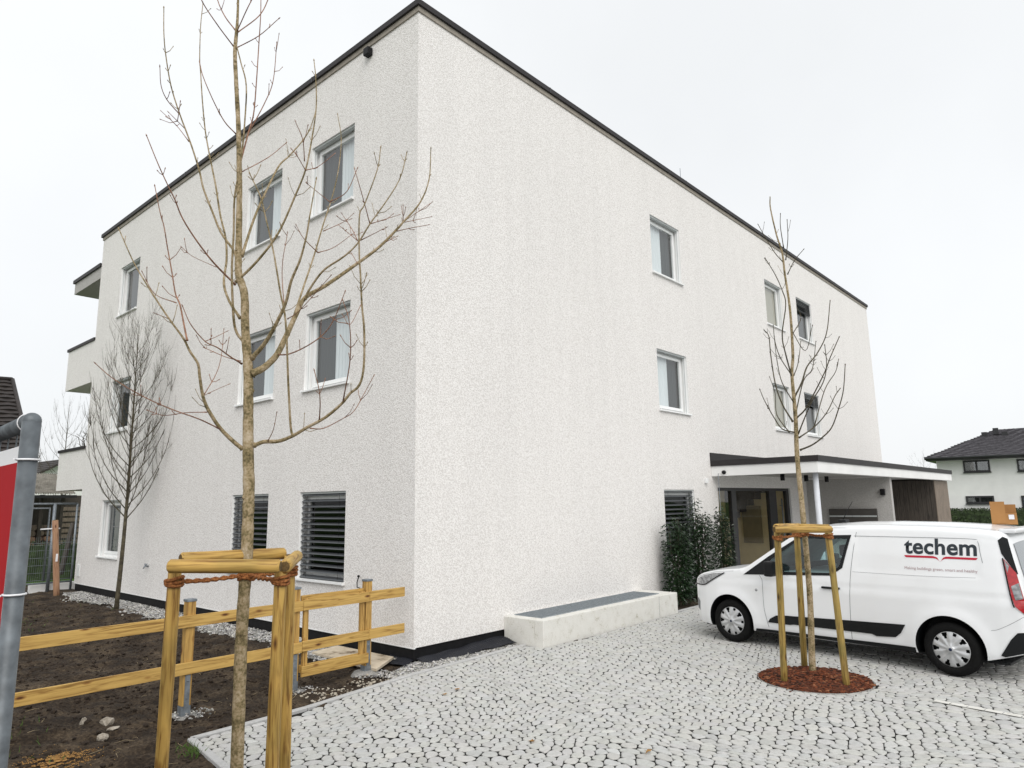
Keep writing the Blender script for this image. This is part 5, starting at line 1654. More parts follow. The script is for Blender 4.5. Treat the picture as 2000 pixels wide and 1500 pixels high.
def side_patch(name, poly, m, parent, off=0.003, thick=0.0, sides=(1,), step=0.05, poly_in=None):
    """sheet lying on the flank of the van: poly in (x, z)"""
    for s in sides:
        mb = MB()
        if poly_in is None: mb.add([(x, 0, z) for x, z in poly], [tuple(range(len(poly)))])
        else:
            n_ = len(poly); mb.add([(x, 0, z) for x, z in poly] + [(x, 0, z) for x, z in poly_in], [(k, (k + 1) % n_, n_ + (k + 1) % n_, n_ + k) for k in range(n_)])
        me_ = mb.mesh(name, m)
        grid_cut(me_, step)
        if thick > 0:
            bm = bmesh.new(); bm.from_mesh(me_)
            r_ = bmesh.ops.extrude_face_region(bm, geom=bm.faces[:])
            for v in [g for g in r_['geom'] if isinstance(g, bmesh.types.BMVert)]: v.co.y = 1.0
            bm.to_mesh(me_); bm.free()
        for v in me_.vertices:
            extra = off + (thick if v.co.y > 0.5 else 0)
            v.co.y = s * (yside(v.co.x, v.co.z) + extra)
        me_.update()
        o = link(bpy.data.objects.new(name, me_), parent, VM)
    return o


def side_line(name, pts, m, parent, w=0.006, off=0.002, sides=(1,)):
    cp = [p for p in curve_pts([(x, 0, z) for x, z in pts], 8)]
    mb = MB()
    for s in sides:
        vs = []
        for i, p in enumerate(cp):
            d = cp[min(i + 1, len(cp) - 1)] - cp[max(i - 1, 0)]; d /= max(np.linalg.norm(d), 1e-9)
            for sg in (-1, 1):
                x, z = p[0] - sg * d[2] * w / 2, p[2] + sg * d[0] * w / 2
                vs.append((x, s * (yside(x, z) + off), z))
        mb.add(vs, [(2 * i, 2 * i + 1, 2 * i + 3, 2 * i + 2) for i in range(len(cp) - 1)])
    return mb.build(name, m, parent, VM)


side_patch('window_trim', WIN_OUT, M['car_black'], van, 0.003, 0.004, (1, -1), poly_in=WIN_IN)
side_patch('side_window', WIN_IN, M['carglass'], van, -0.010, 0, (1, -1))
side_patch('window_divider', [(.60, 1.115), (.645, 1.115), (.72, 1.36), (.675, 1.385)], M['car_black'], van, -0.008, 0.010, (1, -1))
strip = [(.90, .375), (.86, .43), (.76, .485), (.65, .497), (-.3, .535), (-1.035, .56), (-.97, .45), (-.90, .39), (-.66, .372), (-.60, .395), (.50, .385), (.55, .375)]
side_patch('rubbing_strip', strip, M['car_black'], van, 0.002, 0.014, (1, -1), 0.06)
side_patch('sill_trim', [(1.12, .222), (-1.13, .232), (-1.13, .292), (1.10, .262)], M['car_black'], van, 0.003, 0.006, (1, -1), 0.08)
side_patch('rear_bumper_trim', [(-2.06, .325), (-2.18, .52), (-2.25, .60), (-2.395, .62), (-2.395, .41), (-2.1, .31)], M['car_black'], van, 0.004, 0.008, (1, -1), 0.05)
# panel gaps
side_line('door_gap', [(1.0, 1.05), (.955, .95), (.95, .6), (.93, .45), (.90, .30)], M['gap'], van)
side_line('door_gap', [(-.46, 1.77), (-.42, 1.5), (-.375, 1.15), (-.35, .8), (-.335, .5), (-.325, .29)], M['gap'], van)
side_line('panel_crease', [(-.42, 1.667), (-1.4, 1.669), (-1.86, 1.662), (-1.925, 1.63), (-1.945, 1.5), (-1.965, 1.38)], M['gap'], van, 0.005)
side_line('panel_crease', [(-.40, 1.185), (-1.2, 1.185), (-1.88, 1.20)], M['gap'], van, 0.003)
side_line('bumper_gap', [(-2.345, .80), (-2.20, .70), (-2.06, .62), (-1.99, .60)], M['gap'], van, 0.004)
side_line('bonnet_gap', [(2.2, .935), (2.03, .99), (1.75, 1.058), (1.45, 1.085)], M['gap'], van, 0.004)
side_line('roof_gap', [(-.47, 1.775), (0.0, 1.765), (.30, 1.70)], M['gap'], van, 0.004)
# handle, indicator, mirror
hb = MB(); hb.box((-.225, yside(-.1, .955) + .002, .935), (.03, yside(-.1, .955) + .042, .965)); hb.build('door_handle', M['car_black'], van, VM, 0.012)

hb = MB(); hb.lathe([(0, .012), (.018, .009), (.022, 0)], 14, axis='Y', center=(1.06, yside(1.06, .83), .83)); hb.build('side_indicator', M['lamp_clear'], van, VM)
mirror = MB(); mirror.box((.66, .955, 1.06), (.80, 1.13, 1.28)); mo = mirror.build('wing_mirror', M['car_black'], van, VM, 0.035)
arm = MB(); arm.tube([(.76, .86, 1.10), (.74, .98, 1.12)], 0.025, 8); arm.build('mirror_arm', M['car_black'], mo, VM)
mirror = MB(); mirror.box((.66, -1.13, 1.06), (.80, -.955, 1.28)); mo = mirror.build('wing_mirror', M['car_black'], van, VM, 0.035)
# lamps
side_patch('headlight', [(2.275, .825), (2.03, .835), (1.91, .89), (1.81, .95), (1.63, 1.045), (1.82, 1.03), (2.03, .978), (2.19, .918), (2.285, .855)], M['lamp_clear'], van, 0.004, 0.006, (1, -1), 0.03)
side_line('headlight_edge', [(2.275, .822), (2.03, .832), (1.91, .887), (1.80, .949), (1.61, 1.05)], M['car_black'], van, 0.018, 0.012)
side_line('headlight_edge', [(2.12, .94), (2.06, .91), (2.02, .85)], M['car_black'], van, 0.008, 0.013)
side_patch('tail_trim', [(-2.135, 1.655), (-2.185, 1.70), (-2.235, 1.675), (-2.315, 1.27), (-2.30, 1.27), (-2.20, 1.44), (-2.165, 1.50)], M['car_black'], van, 0.004, 0.003, (1, -1), 0.03)
side_patch('tail_lamp', [(-2.185, 1.44), (-2.30, 1.28), (-2.345, 1.0), (-2.375, .83), (-2.365, .79), (-2.26, .90), (-2.235, 1.0)], M['lamp_red'], van, 0.005, 0.010, (1, -1), 0.03)
side_patch('tail_lamp_lens', [(-2.24, 1.13), (-2.315, 1.17), (-2.34, .99), (-2.27, .97)], M['lamp_clear'], van, 0.016, 0.003, (1, -1), 0.03)
side_patch('tail_lamp_lens', [(-2.192, 1.425), (-2.235, 1.36), (-2.215, 1.28)], M['lamp_clear'], van, 0.016, 0.003, (1, -1), 0.03)
side_line('tail_lamp_edge', [(-2.175, 1.45), (-2.228, 1.0), (-2.25, .89)], M['car_black'], van, 0.014, 0.014)
side_patch('fog_recess', [(2.30, .44), (2.20, .40), (2.17, .55), (2.24, .60), (2.32, .56)], M['gap'], van, 0.002)


def top_patch(name, xr, yf, m, off, nxp=10, nyp=10):
    mb = MB(); vs = []
    for i in range(nxp + 1):
        x = xr[0] + (xr[1] - xr[0]) * i / nxp
        zt_ = smooth_interp(x, _zt); zb_ = smooth_interp(x, _zb); rr = min(0.13, (zt_ - zb_) * .3)
        yt = max(yside(x, zt_ - rr), .05) - rr * 1.15
        for j in range(nyp + 1):
            t = -yf + 2 * yf * j / nyp
            vs.append((x + off[0], yt * t, zt_ - .03 * t * t + off[1]))
    mb.add(vs, [(i * (nyp + 1) + j, (i + 1) * (nyp + 1) + j, (i + 1) * (nyp + 1) + j + 1, i * (nyp + 1) + j + 1) for i in range(nxp) for j in range(nyp)], 0, True)
    return mb.build(name, m, van, VM)


top_patch('windscreen', (.42, 1.24), .98, M['car_black'], (.002, .004))
top_patch('rear_window', (-2.345, -2.248), .93, M['carglass_dark'] if 'carglass_dark' in M else M['car_black'], (-.006, .003))
top_patch('cowl', (1.24, 1.36), .96, M['car_black'], (.002, .004), 4, 8)
mb = MB(); mb.box((-2.30, -.60, 1.735), (-2.12, .60, 1.79)); mb.build('spoiler', M['paint'], van, VM, 0.02)
mb = MB(); mb.box((-.02, -.07, 1.83), (.10, .07, 1.868)); an = mb.build('roof_aerial', M['car_black'], van, VM, 0.012)
mb = MB(); mb.tube([(.05, 0, 1.86), (-.04, 0, 2.02), (-.12, 0, 2.14)], [.005, .004, .003], 6); mb.build('aerial_rod', M['car_black'], an, VM)
for s in (1, -1):
    mb = MB()
    vs = []
    for i in range(24):
        x = .15 - 2.25 * i / 23; z = smooth_interp(x, _zt)
        for dy in (-.012, .012): vs.append((x, s * (.60 + dy), z - .03 * (0.60 / .66) ** 2 + .0045))
    mb.add(vs, [(2 * i, 2 * i + 1, 2 * i + 3, 2 * i + 2) for i in range(23)]); mb.build('roof_channel', M['gap'], van, VM)
# underside in the dark
boxpart_v = MB(); boxpart_v.box((-2.1, -.72, .19), (2.1, .72, .215)); boxpart_v.build('underbody', M['car_black'], van, VM)
# wheels
for ax in (AXF, AXR):
    for s in (1, -1):
        mb = MB()
        yo, yi = .895, .69
        prof = [(.215, yi + .02), (.30, yi), (WR - .008, yi + .02), (WR, yi + .05), (WR, yo - .05), (WR - .010, yo - .018), (.285, yo + .002), (.24, yo + .004), (.212, yo - .012), (.20, yo - .04)]
        mb.lathe([(r, s * h) for r, h in prof], 56, axis='Y', center=(ax, 0, WR))
        wh = mb.build('wheel', M['rubber'], van, VM)
        mb = MB(); mb.lathe([(0, s * (yo - .075)), (.205, s * (yo - .075))], 32, axis='Y', center=(ax, 0, WR)); mb.build('wheel_disc', M['car_black'], wh, VM)
        # silver trim with ten openings
        mb = MB(); nseg = 120
        radii = [(.018, .026), (.042, .022), (.046, .014), (.10, .016), (.132, .012), (.165, .006), (.188, .000), (.203, -.004), (.214, -.012)]
        vs = []
        for r, h in radii:
            for k in range(nseg):
                a_ = 2 * math.pi * k / nseg
                rib = 0.006 * math.cos(a_ * 10) * (1 if .05 < r < .19 else 0)
                vs.append((ax + r * math.sin(a_), s * (yo - .006 + h + rib), WR + r * math.cos(a_)))
        fs = []
        for q in range(len(radii) - 1):
            for k in range(nseg):
                sec = (k + .5) % 12
                big = int((k + .5) // 12) % 2 == 0
                lo, hi = ((2.9, 9.1) if big else (4.2, 7.8))
                if q == 4 and not big: lo = 20
                if q in (4, 5, 6) and lo + (1.1 if q == 4 else 0) <= sec <= hi - (1.1 if q == 4 else 0): continue
                if q == 6 and not big and False: continue
                k2 = (k + 1) % nseg
                fs.append((q * nseg + k, q * nseg + k2, (q + 1) * nseg + k2, (q + 1) * nseg + k))
        mb.add(vs, fs, 0, True)
        hc = mb.build('hubcap', M['hubcap'], wh, VM)
        mb = MB(); mb.lathe([(0, s * .034), (.016, s * .034), (.020, s * .029)], 20, axis='Y', center=(ax, s * (yo - .006), WR)); mb.build('hub_badge', M['badge'], wh, VM)
# seats and wheel seen through the side windows
for yy in (.38, -.38):
    mb = MB(); mb.box((-.17, yy - .23, 1.10), (-.06, yy + .23, 1.34)); st = mb.build('seat', M['seat'], van, VM, 0.04)
    mb = MB(); mb.box((-.16, yy - .12, 1.36), (-.07, yy + .12, 1.52)); mb.build('headrest', M['seat'], st, VM, 0.035)
mb = MB(); cpts = [(.52 + .10 * math.cos(a_) * .5, .38 + .18 * math.sin(a_), 1.16 + .18 * math.cos(a_)) for a_ in np.linspace(0, 6.283, 25)]
mb.tube(cpts, .014, 8); mb.build('steering_wheel', M['seat'], van, VM)
mb = MB(); mb.box((.62, -.75, 1.118), (.78, .75, 1.19)); mb.build('dashboard', M['seat'], van, VM, 0.03)


# lettering on the flank, following the sheet metal
def side_text(name, txt, x0, zbase, width, m, bold=0.0, hscale=1.0, off=0.004):
    cu = bpy.data.curves.new(name, 'FONT'); cu.body = txt; cu.size = 1.0; cu.resolution_u = 6; cu.offset = bold
    cu.space_character = 1.0 + bold * 1.2
    ob = bpy.data.objects.new(name, cu); COL.objects.link(ob)
    dg = bpy.context.evaluated_depsgraph_get(); dg.update()
    tm = bpy.data.meshes.new_from_object(ob.evaluated_get(dg)); bpy.data.objects.remove(ob)
    xs_ = [v.co.x for v in tm.vertices]
    k = width / (max(xs_) - min(xs_)); x_min = min(xs_)
    for v in tm.vertices:
        x = x0 - (v.co.x - x_min) * k; z = zbase + v.co.y * k * hscale
        v.co = (x, yside(x, z) + off, z)
    tm.flip_normals() if hasattr(tm, 'flip_normals') else None
    tm.materials.clear(); tm.materials.append(m); tm.name = name
    return link(bpy.data.objects.new(name, tm), van, VM)


side_text('lettering', 'techem', -1.075, 1.466, 0.835, M['logo_dark'], 0.026, 1.0)
side_text('slogan', 'Making buildings green, smart and healthy', -1.075, 1.262, 0.83, M['slogan'], 0.0, 1.0)
side_patch('logo_swoosh', [(-1.075, 1.438), (-1.42, 1.440), (-1.465, 1.425), (-1.498, 1.372), (-1.478, 1.395), (-1.45, 1.41), (-1.41, 1.414), (-1.10, 1.412), (-1.085, 1.42)], M['logo_red'], van, 0.004, 0, step=0.03)
side_patch('logo_swoosh', [(-1.915, 1.438), (-1.57, 1.440), (-1.535, 1.425), (-1.502, 1.372), (-1.522, 1.395), (-1.55, 1.41), (-1.58, 1.414), (-1.89, 1.412), (-1.905, 1.42)], M['logo_red'], van, 0.004, 0, step=0.03)

# cardboard box left open on the van roof
bx = thing('cardboard_box', 'open brown cardboard box standing on the rear of the van roof', 'box', tuple(VM @ Vector((-2.0, -.18, 1.815))), math.atan2(0.992, 0.127) + 0.25)
BM = WM[bx.name]
for nm, a_, b_ in (('side_panel', (-.14, -.12, .004), (.14, -.115, .15)), ('side_panel', (-.14, .115, .004), (.14, .12, .15)), ('end_panel', (-.14, -.1145, .004), (-.135, .1145, .15)),
                   ('end_panel', (.135, -.1145, .004), (.14, .1145, .15)), ('base_panel', (-.134, -.1145, .004), (.134, .1145, .009)), ('flap', (-.02, .1215, .02), (.14, .1255, .30)), ('flap', (-.14, -.12, .151), (.0, -.116, .26))):
    mb = MB(); mb.box(a_, b_); mb.build(nm, M['card'], bx, BM)
mb = MB(); mb.box((-.11, .1265, .07), (-.05, .128, .13)); mb.build('paper_label', M['banner_white'], bx, BM)
# ------------------------------------------------------------------ mobile site fence with banner at the left edge
vp = ray(-360, 1003); pd = np.array([vp[0], vp[1], 0]); pd /= np.linalg.norm(pd)
pt = at(63, 815, 1.70); P0 = np.array([pt[0], pt[1], 0])
pb_ = at(8, 1330, 1.70)
topz = float(at(60, 806, 1.70)[2])
sf = thing('site_fence_panel', 'galvanised tube frame with red and white banner at the left edge', 'fence panel', tuple(P0))
R_ = 0.0205
P1 = P0 + pd * 3.4
mb = MB(); mb.tube([P0, P0 + np.array([0, 0, topz - R_])], R_, 24)
mb.build('upright_tube', M['tube'], sf)
mb = MB(); c = P0 + np.array([0, 0, topz - R_])
mb.tube([c + pd * 0.0, P1 + np.array([0, 0, topz - R_])], R_ * 0.98, 24); mb.build('top_tube', M['tube'], sf)
bm = bmesh.new(); bmesh.ops.create_uvsphere(bm, u_segments=24, v_segments=12, radius=R_ * 1.012)
me = bpy.data.meshes.new('corner_weld'); bm.to_mesh(me); bm.free(); me.materials.append(M['tube']); me.polygons.foreach_set('use_smooth', [True] * len(me.polygons))
link(bpy.data.objects.new('corner_weld', me), sf, Matrix.Translation(Vector(c)))
mb = MB(); mb.tube([P1, P1 + np.array([0, 0, topz - R_])], R_, 16); mb.build('upright_tube', M['tube'], sf)
mb = MB(); mb.tube([P0 + np.array([0, 0, .2]), P1 + np.array([0, 0, .2])], R_ * .95, 16); mb.build('bottom_tube', M['tube'], sf)
fn = np.array([pd[1], -pd[0], 0])
if fn @ (CAM - P0) < 0: fn = -fn
def banner_quad(s0, s1, z0, z1, off):
    return [P0 + pd * s0 + fn * off + np.array([0, 0, z0]), P0 + pd * s1 + fn * off + np.array([0, 0, z0]), P0 + pd * s1 + fn * off + np.array([0, 0, z1]), P0 + pd * s0 + fn * off + np.array([0, 0, z1])]
bt = topz - 0.074
def wavy(name, s0, s1, z0, z1, off, m, par):
    mb = MB(); vs = []; nn = 30
    for i in range(nn + 1):
        s = s0 + (s1 - s0) * i / nn
        for j in range(9):
            z = z0 + (z1 - z0) * j / 8
            vs.append(P0 + pd * s + fn * (off + 0.004 * math.sin(s * 5 + z * 2)) + np.array([0, 0, z]))
    mb.add(vs, [(i * 9 + j, (i + 1) * 9 + j, (i + 1) * 9 + j + 1, i * 9 + j + 1) for i in range(nn) for j in range(8)], 0, True)
    return mb.build(name, m, par)
ban = wavy('banner', 0.028, 3.36, 0.45, bt, 0.004, M['banner_white'], sf)
wavy('banner_print', 0.045, 3.30, 0.52, bt - 0.042, 0.0065, M['banner_red'], ban)
wavy('banner_letter', 0.088, 0.100, bt - 0.42, bt - 0.20, 0.0085, M['banner_white'], ban)
for zc in (topz - 0.115, topz - 0.43):
    mb = MB()
    pts = [P0 + np.array([0, 0, zc]) + (pd * math.cos(a_) + fn * math.sin(a_)) * (R_ + .0025) for a_ in np.linspace(0, 6.283, 22)]
    mb.tube(pts, .0026, 6, caps=False); mb.tube([pts[5], pts[5] + fn * .008 - pd * .02], .0022, 5); mb.build('cable_tie', M['banner_white'], sf)
mb = MB(); ct = c + pd * .045
pts = [ct + (np.array([0, 0, 1]) * math.cos(a_) + fn * math.sin(a_)) * (R_ + .0015) + np.array([0, 0, 0]) for a_ in np.linspace(0, 6.283, 22)]
mb.tube(pts, .0016, 6, caps=False); mb.tube([ct + np.array([0, 0, -R_]), np.array([*(P0 + pd * .05)[:2], bt])], .0016, 5); mb.build('cable_tie', M['banner_white'], sf)
mb = MB()
for s in np.arange(.12, 3.35, .12): mb.tube([P0 + pd * s - fn * .012 + np.array([0, 0, .2]), P0 + pd * s - fn * .012 + np.array([0, 0, topz - R_])], .002, 4, caps=False)
mb.build('wire_mesh', M['tube'], sf)

# ------------------------------------------------------------------ things beyond the left end of the building
def Lp(px, py, y): return on(px, py, 1, y)

GY = 14.9
wg = thing('mesh_gate', 'galvanised tube gate with welded wire mesh beyond the left end of the building', 'gate', (-1.2, GY, 0))
def tubeP(name, pts, r, m, par, n=8):
    mb = MB(); mb.tube(pts, r, n); return mb.build(name, m, par)
zt_ = float(Lp(110, 984, GY)[2])
xa, xb_, xc_ = float(Lp(50, 1060, GY)[0]), float(Lp(96, 1060, GY)[0]), float(Lp(145, 1060, GY)[0])
x_out = xa - 1.2
tubeP('gate_post', [(xc_, GY, -.1), (xc_, GY, zt_)], .03, M['galv'], wg); tubeP('gate_post', [(xb_ + .06, GY, -.1), (xb_ + .06, GY, zt_)], .045, M['galv'], wg)
tubeP('top_tube', [(x_out, GY, zt_), (xc_, GY, zt_)], .028, M['galv'], wg)
zb_ = float(Lp(110, 1137, GY)[2])
tubeP('bottom_tube', [(x_out, GY, zb_), (xc_, GY, zb_)], .025, M['galv'], wg)
tubeP('leaf_frame', [(xb_ - .06, GY, zb_ + .05), (xb_ - .06, GY, zt_ - .12), (x_out, GY, zt_ - .12)], .03, M['galv'], wg)
tubeP('latch_bar', [(float(Lp(78, 1034, GY)[0]), GY - .05, float(Lp(78, 1034, GY)[2])), (float(Lp(116, 1032, GY)[0]), GY - .05, float(Lp(116, 1032, GY)[2]))], .018, M['banner_white'], wg)
mb = MB()
zm = float(Lp(100, 1055, GY)[2])
z = zb_ + .08
while z < zm + .1:
    mb.tube([(x_out, GY, z), (xc_, GY, z)], .005, 4, caps=False); z += .2
mb2 = MB()
x = x_out
while x < xc_:
    mb.tube([(x, GY, zb_), (x, GY, zm + .1)], .0025, 4, caps=False); x += .05
mb.build('wire_mesh', M['galv'], wg)
# raw round post and a leaning plank
q0, q1 = on(111, 1163, 2, -.02), None
rp = thing('round_post', 'reddish raw timber post standing in the soil before the mesh gate', 'post', (q0[0], q0[1], 0))
d0 = RM[2] @ (q0 - CAM)
rod('shaft', (q0[0], q0[1], -.1), tuple(at(108, 1016, d0)), .075, .07, M['pole_wood'], rp, 12)
boxpart('tag', tuple(at(111, 1092, d0 - .09) - np.array([.03, .01, .06])), tuple(at(111, 1084, d0 - .09) + np.array([.03, .01, .03])), M['banner_white'], rp)
lp = thing('leaning_plank', 'dark brown plank leaning obliquely behind the mesh gate', 'plank', tuple(Lp(118, 1120, 15.6)))
rod('plank_shaft', tuple(Lp(118, 1122, 15.6)), tuple(Lp(143, 1022, 15.9)), .08, .08, M['darkwood'], lp, 4)
bw = thing('low_wall', 'low white rendered wall stub at the far left corner of the building', 'wall', (-0.6, 15.0, 0))
mb = MB(); a_ = Lp(108, 1140, 15.05); b_ = Lp(147, 1150, 15.05); mb.box((a_[0] - .6, 15.05, -.1), (b_[0] + .3, 15.25, float(Lp(130, 1137, 15.05)[2]))); mb.build('wall_block', M['smooth_white'], bw, None, .01)

# hedge strip, lawn shows through behind it
def leaf_mass(name, m, parent, a_, b_, n, size, seed):
    r = np.random.RandomState(seed); mb = MB()
    for _ in range(n):
        p = np.array([r.uniform(a_[i], b_[i]) for i in range(3)])
        f = r.randint(0, 3)
        if r.rand() < .75: p[2] = b_[2] if f == 0 else p[2]; p[1] = a_[1] if f == 1 else p[1]; p[0] = a_[0] if f == 2 else p[0]
        p += r.normal(size=3) * size * .5
        d = r.normal(size=3); d /= np.linalg.norm(d); e = np.cross(d, r.normal(size=3)); e /= np.linalg.norm(e)
        mb.add([p, p + d * size * .5 + e * size * .3, p + d * size, p + d * size * .5 - e * size * .3], [(0, 1, 2, 3)])
    return mb.build(name, m, parent)

# wooden outbuilding with corrugated roof
ob = thing('wood_shed', 'dark wood store with grey corrugated roof behind the mesh gate', 'shed', tuple(Lp(90, 1035, 30)[:2]) + (0,))
SY = 30.0
xl, xr = float(Lp(20, 1000, SY)[0]), float(Lp(150, 1000, SY)[0])
ze = float(Lp(90, 966, SY)[2]); zr = float(Lp(90, 926, SY + 3)[2])
xr2 = float(Lp(124, 1000, SY)[0])
boxpart('back_wall', (xl - 3, SY + 2.5, -.2), (xr2 + 3, SY + 2.6, ze), M['darkwood'], ob)
for k in range(7):
    xx = xl - 3 + (xr2 - xl + 3) * k / 6
    boxpart('post', (xx - .08, SY + .2, -.2), (xx + .08, SY + .36, ze), M['darkwood'], ob)
mb = MB()
nr = 60
for k in range(nr):
    x0_ = xl - 3.3 + (xr2 + .4 - xl + 3.3) * k / nr; x1_ = xl - 3.3 + (xr2 + .4 - xl + 3.3) * (k + 1) / nr; xm = (x0_ + x1_) / 2
    mb.add([(x0_, SY - .3, ze), (xm, SY - .3, ze + .07), (x1_, SY - .3, ze), (x0_, SY + 3.2, zr), (xm, SY + 3.2, zr + .07), (x1_, SY + 3.2, zr)], [(0, 1, 4, 3), (1, 2, 5, 4)])
mb.build('roof', M['roof_grey'], ob)
boxpart('gutter', (xl - 3.3, SY - .36, ze - .16), (xr2 + .4, SY - .26, ze - .03), M['anthracite'], ob)
rs2 = random.Random(4)
for k in range(12):                                            # stacked firewood
    for j in range(6):
        mb = MB(); cx = xl - 1.5 + k * .32 + rs2.uniform(-.04, .04); cz = j * .26 + .1
        mb.tube([(cx, SY + .5, cz), (cx, SY + 1.4, cz)], .13 * rs2.uniform(.75, 1.05), 7); mb.build('log', M['oldwood'] if rs2.random() < .5 else M['pole_wood'], ob)
ps = thing('pallet_stack', 'weathered slatted pallet screen right of the wood store', 'pallets', tuple(Lp(140, 1035, SY - 2)[:2]) + (0,))
xa_, xb2 = float(Lp(124, 1000, SY - 2)[0]), float(Lp(160, 1000, SY - 2)[0])
for k in range(9):
    boxpart('slat', (xa_, SY - 2, .25 + k * .24), (xb2 + 1, SY - 1.95, .25 + k * .24 + .16), M['oldwood'], ps)
for k in range(3):
    boxpart('upright', (xa_ + .1 + k * .7, SY - 1.94, 0), (xa_ + .2 + k * .7, SY - 1.85, 2.45), M['darkwood'], ps)
lh = thing('garden_hedge', 'low dark hedge on the lawn seen through the mesh gate', 'hedge', (-1.0, 20.0, 0))
a0 = Lp(20, 1060, 20)[0] - 2
boxpart('hedge_core', (a0, 20.1, -.15), (2.0, 20.6, float(Lp(100, 1062, 20)[2]) - .05), M['hedgeleaf'], lh)
leaf_mass('foliage', M['hedgeleaf'], lh, (a0, 20.0, -.1), (2.0, 20.7, float(Lp(100, 1060, 20)[2])), 1500, .07, 3)

def gable_house(name, label, cxyz, w, dpth, wall_h, ridge_h, rz, m_wall, m_roof, over=.5, wins=(), rows=12):
    root = thing(name, label, 'house', cxyz, rz)
    RMx = WM[root.name]
    mb = MB(); hw, hd = w / 2, dpth / 2
    mb.add([(-hw, -hd, 0), (hw, -hd, 0), (hw, hd, 0), (-hw, hd, 0), (-hw, -hd, wall_h), (hw, -hd, wall_h), (hw, hd, wall_h), (-hw, hd, wall_h), (0, -hd, ridge_h - .15), (0, hd, ridge_h - .15)],
           [(0, 1, 5, 8, 4), (1, 2, 6, 5), (2, 3, 7, 9, 6), (3, 0, 4, 7)])
    mb.build('wall', m_wall, root, RMx)
    for s in (-1, 1):
        mb = MB()
        sl = (ridge_h - wall_h) / hw
        for k in range(rows):
            t0, t1 = k / rows, (k + 1) / rows
            x0_, x1_ = s * (hw + over) * (1 - t0), s * (hw + over) * (1 - t1)
            z0_, z1_ = ridge_h - sl * abs(x0_), ridge_h - sl * abs(x1_)
            mb.add([(x0_, -hd - over, z0_ + .10), (x1_, -hd - over, z1_ + .03), (x1_, hd + over, z1_ + .03), (x0_, hd + over, z0_ + .10), (x0_, -hd - over, z0_ - .10), (x0_, hd + over, z0_ - .10), (x1_, -hd - over, z1_ - .15), (x1_, hd + over, z1_ - .15)],
                   [(0, 1, 2, 3), (4, 0, 3, 5), (0, 4, 6, 1), (3, 2, 7, 5), (4, 5, 7, 6)])
        mb.build('roof', m_roof, root, RMx)
    for (x0_, x1_, z0_, z1_) in wins:
        mb = MB(); mb.box((x0_, -hd - .06, z0_), (x1_, -hd + .02, z1_)); wdw = mb.build('window', M['anthracite'], root, RMx)
        mb = MB(); mb.box((x0_ + .07, -hd - .07, z0_ + .07), (x1_ - .07, -hd - .062, z1_ - .07)); mb.build('pane', M['glass'], wdw, RMx)
    return root

# far gable house and the tall dark roof behind the banner
p = at(92, 902, 62)
gable_house('gable_house', 'distant white house with brown gable roof above the corrugated shed', (p[0] - .3, p[1], -.2), 7.2, 10, p[2] - 1.9, p[2] + .2, math.radians(-38) + .75, M['smooth_white'], M['roof_brown'], .7, ((-.9, .1, p[2] - 2.6, p[2] - 1.6),))


def tiled(mb, a_, b_, c_, d_, nrow, wid=.3, lap=.06):
    """tiled slope: a-b eave, d-c ridge, laid in overlapping courses"""
    a_, b_, c_, d_ = map(np.array, (a_, b_, c_, d_))
    nrm = np.cross(b_ - a_, (c_ + d_) / 2 - a_).astype(float); nrm /= np.linalg.norm(nrm)
    if nrm[2] < 0: nrm = -nrm
    for k in range(nrow):
        t0, t1 = k / nrow, (k + 1) / nrow
        L0, L1 = a_ + (d_ - a_) * t0, a_ + (d_ - a_) * t1; r0, r1 = b_ + (c_ - b_) * t0, b_ + (c_ - b_) * t1
        nt = max(2, int(np.linalg.norm(r0 - L0) / wid)); vs = []
        for q in range(nt + 1):
            w_ = q / nt; wv = .030 * (q % 2)
            vs += [L0 + (r0 - L0) * w_ + nrm * (.015 + lap + wv), L1 + (r1 - L1) * w_ + nrm * (.015 + wv), L0 + (r0 - L0) * w_ - nrm * .02]
        mb.add(vs, [(3 * q, 3 * q + 3, 3 * q + 4, 3 * q + 1) for q in range(nt)] + [(3 * q + 2, 3 * q + 5, 3 * q + 3, 3 * q) for q in range(nt)])


az0 = ray(0, 1000); f0_ = np.array([az0[0], az0[1], 0]); f0_ /= np.linalg.norm(f0_); r0_ = np.array([f0_[1], -f0_[0], 0])
o0_ = CAM + f0_ * 30
dh = thing('dark_roofed_house', 'house with steep dark tiled roof behind the red banner at the left edge', 'house', (o0_[0], o0_[1], -.15), math.atan2(r0_[1], r0_[0]))
DM = WM[dh.name]; DMi = np.array(DM.inverted())


def dl(px, py, yl):
    o1 = DMi @ np.array([*CAM, 1]); d = DMi[:3, :3] @ ray(px, py); t = (yl - o1[1]) / d[1]; return o1[:3] + t * d


rr_, er_ = dl(24, 744, 4.0), dl(62, 905, 0.0)
ZR, ZE = rr_[2], er_[2]
rl_, el_ = np.array([rr_[0] - 7, 4.0, ZR]), np.array([er_[0] - 11, 0.0, ZE])
br_, bl_ = np.array([er_[0], 8.0, ZE]), np.array([el_[0], 8.0, ZE])
mb = MB(); tiled(mb, el_, er_, rr_, rl_, 20); mb.build('roof_slope', M['roof_brown'], dh, DM)
mb = MB(); tiled(mb, er_, br_, rr_, rr_, 20); mb.build('roof_slope', M['roof_brown'], dh, DM)
mb = MB(); tiled(mb, br_, bl_, rl_, rr_, 20); mb.build('roof_slope', M['roof_brown'], dh, DM)
mb = MB(); tiled(mb, bl_, el_, rl_, rl_, 20); mb.build('roof_slope', M['roof_brown'], dh, DM)
mb = MB(); mb.box((el_[0] + .6, .6, 0), (er_[0] - .6, 7.4, ZE + .1)); mb.build('wall', M['smooth_white'], dh, DM)
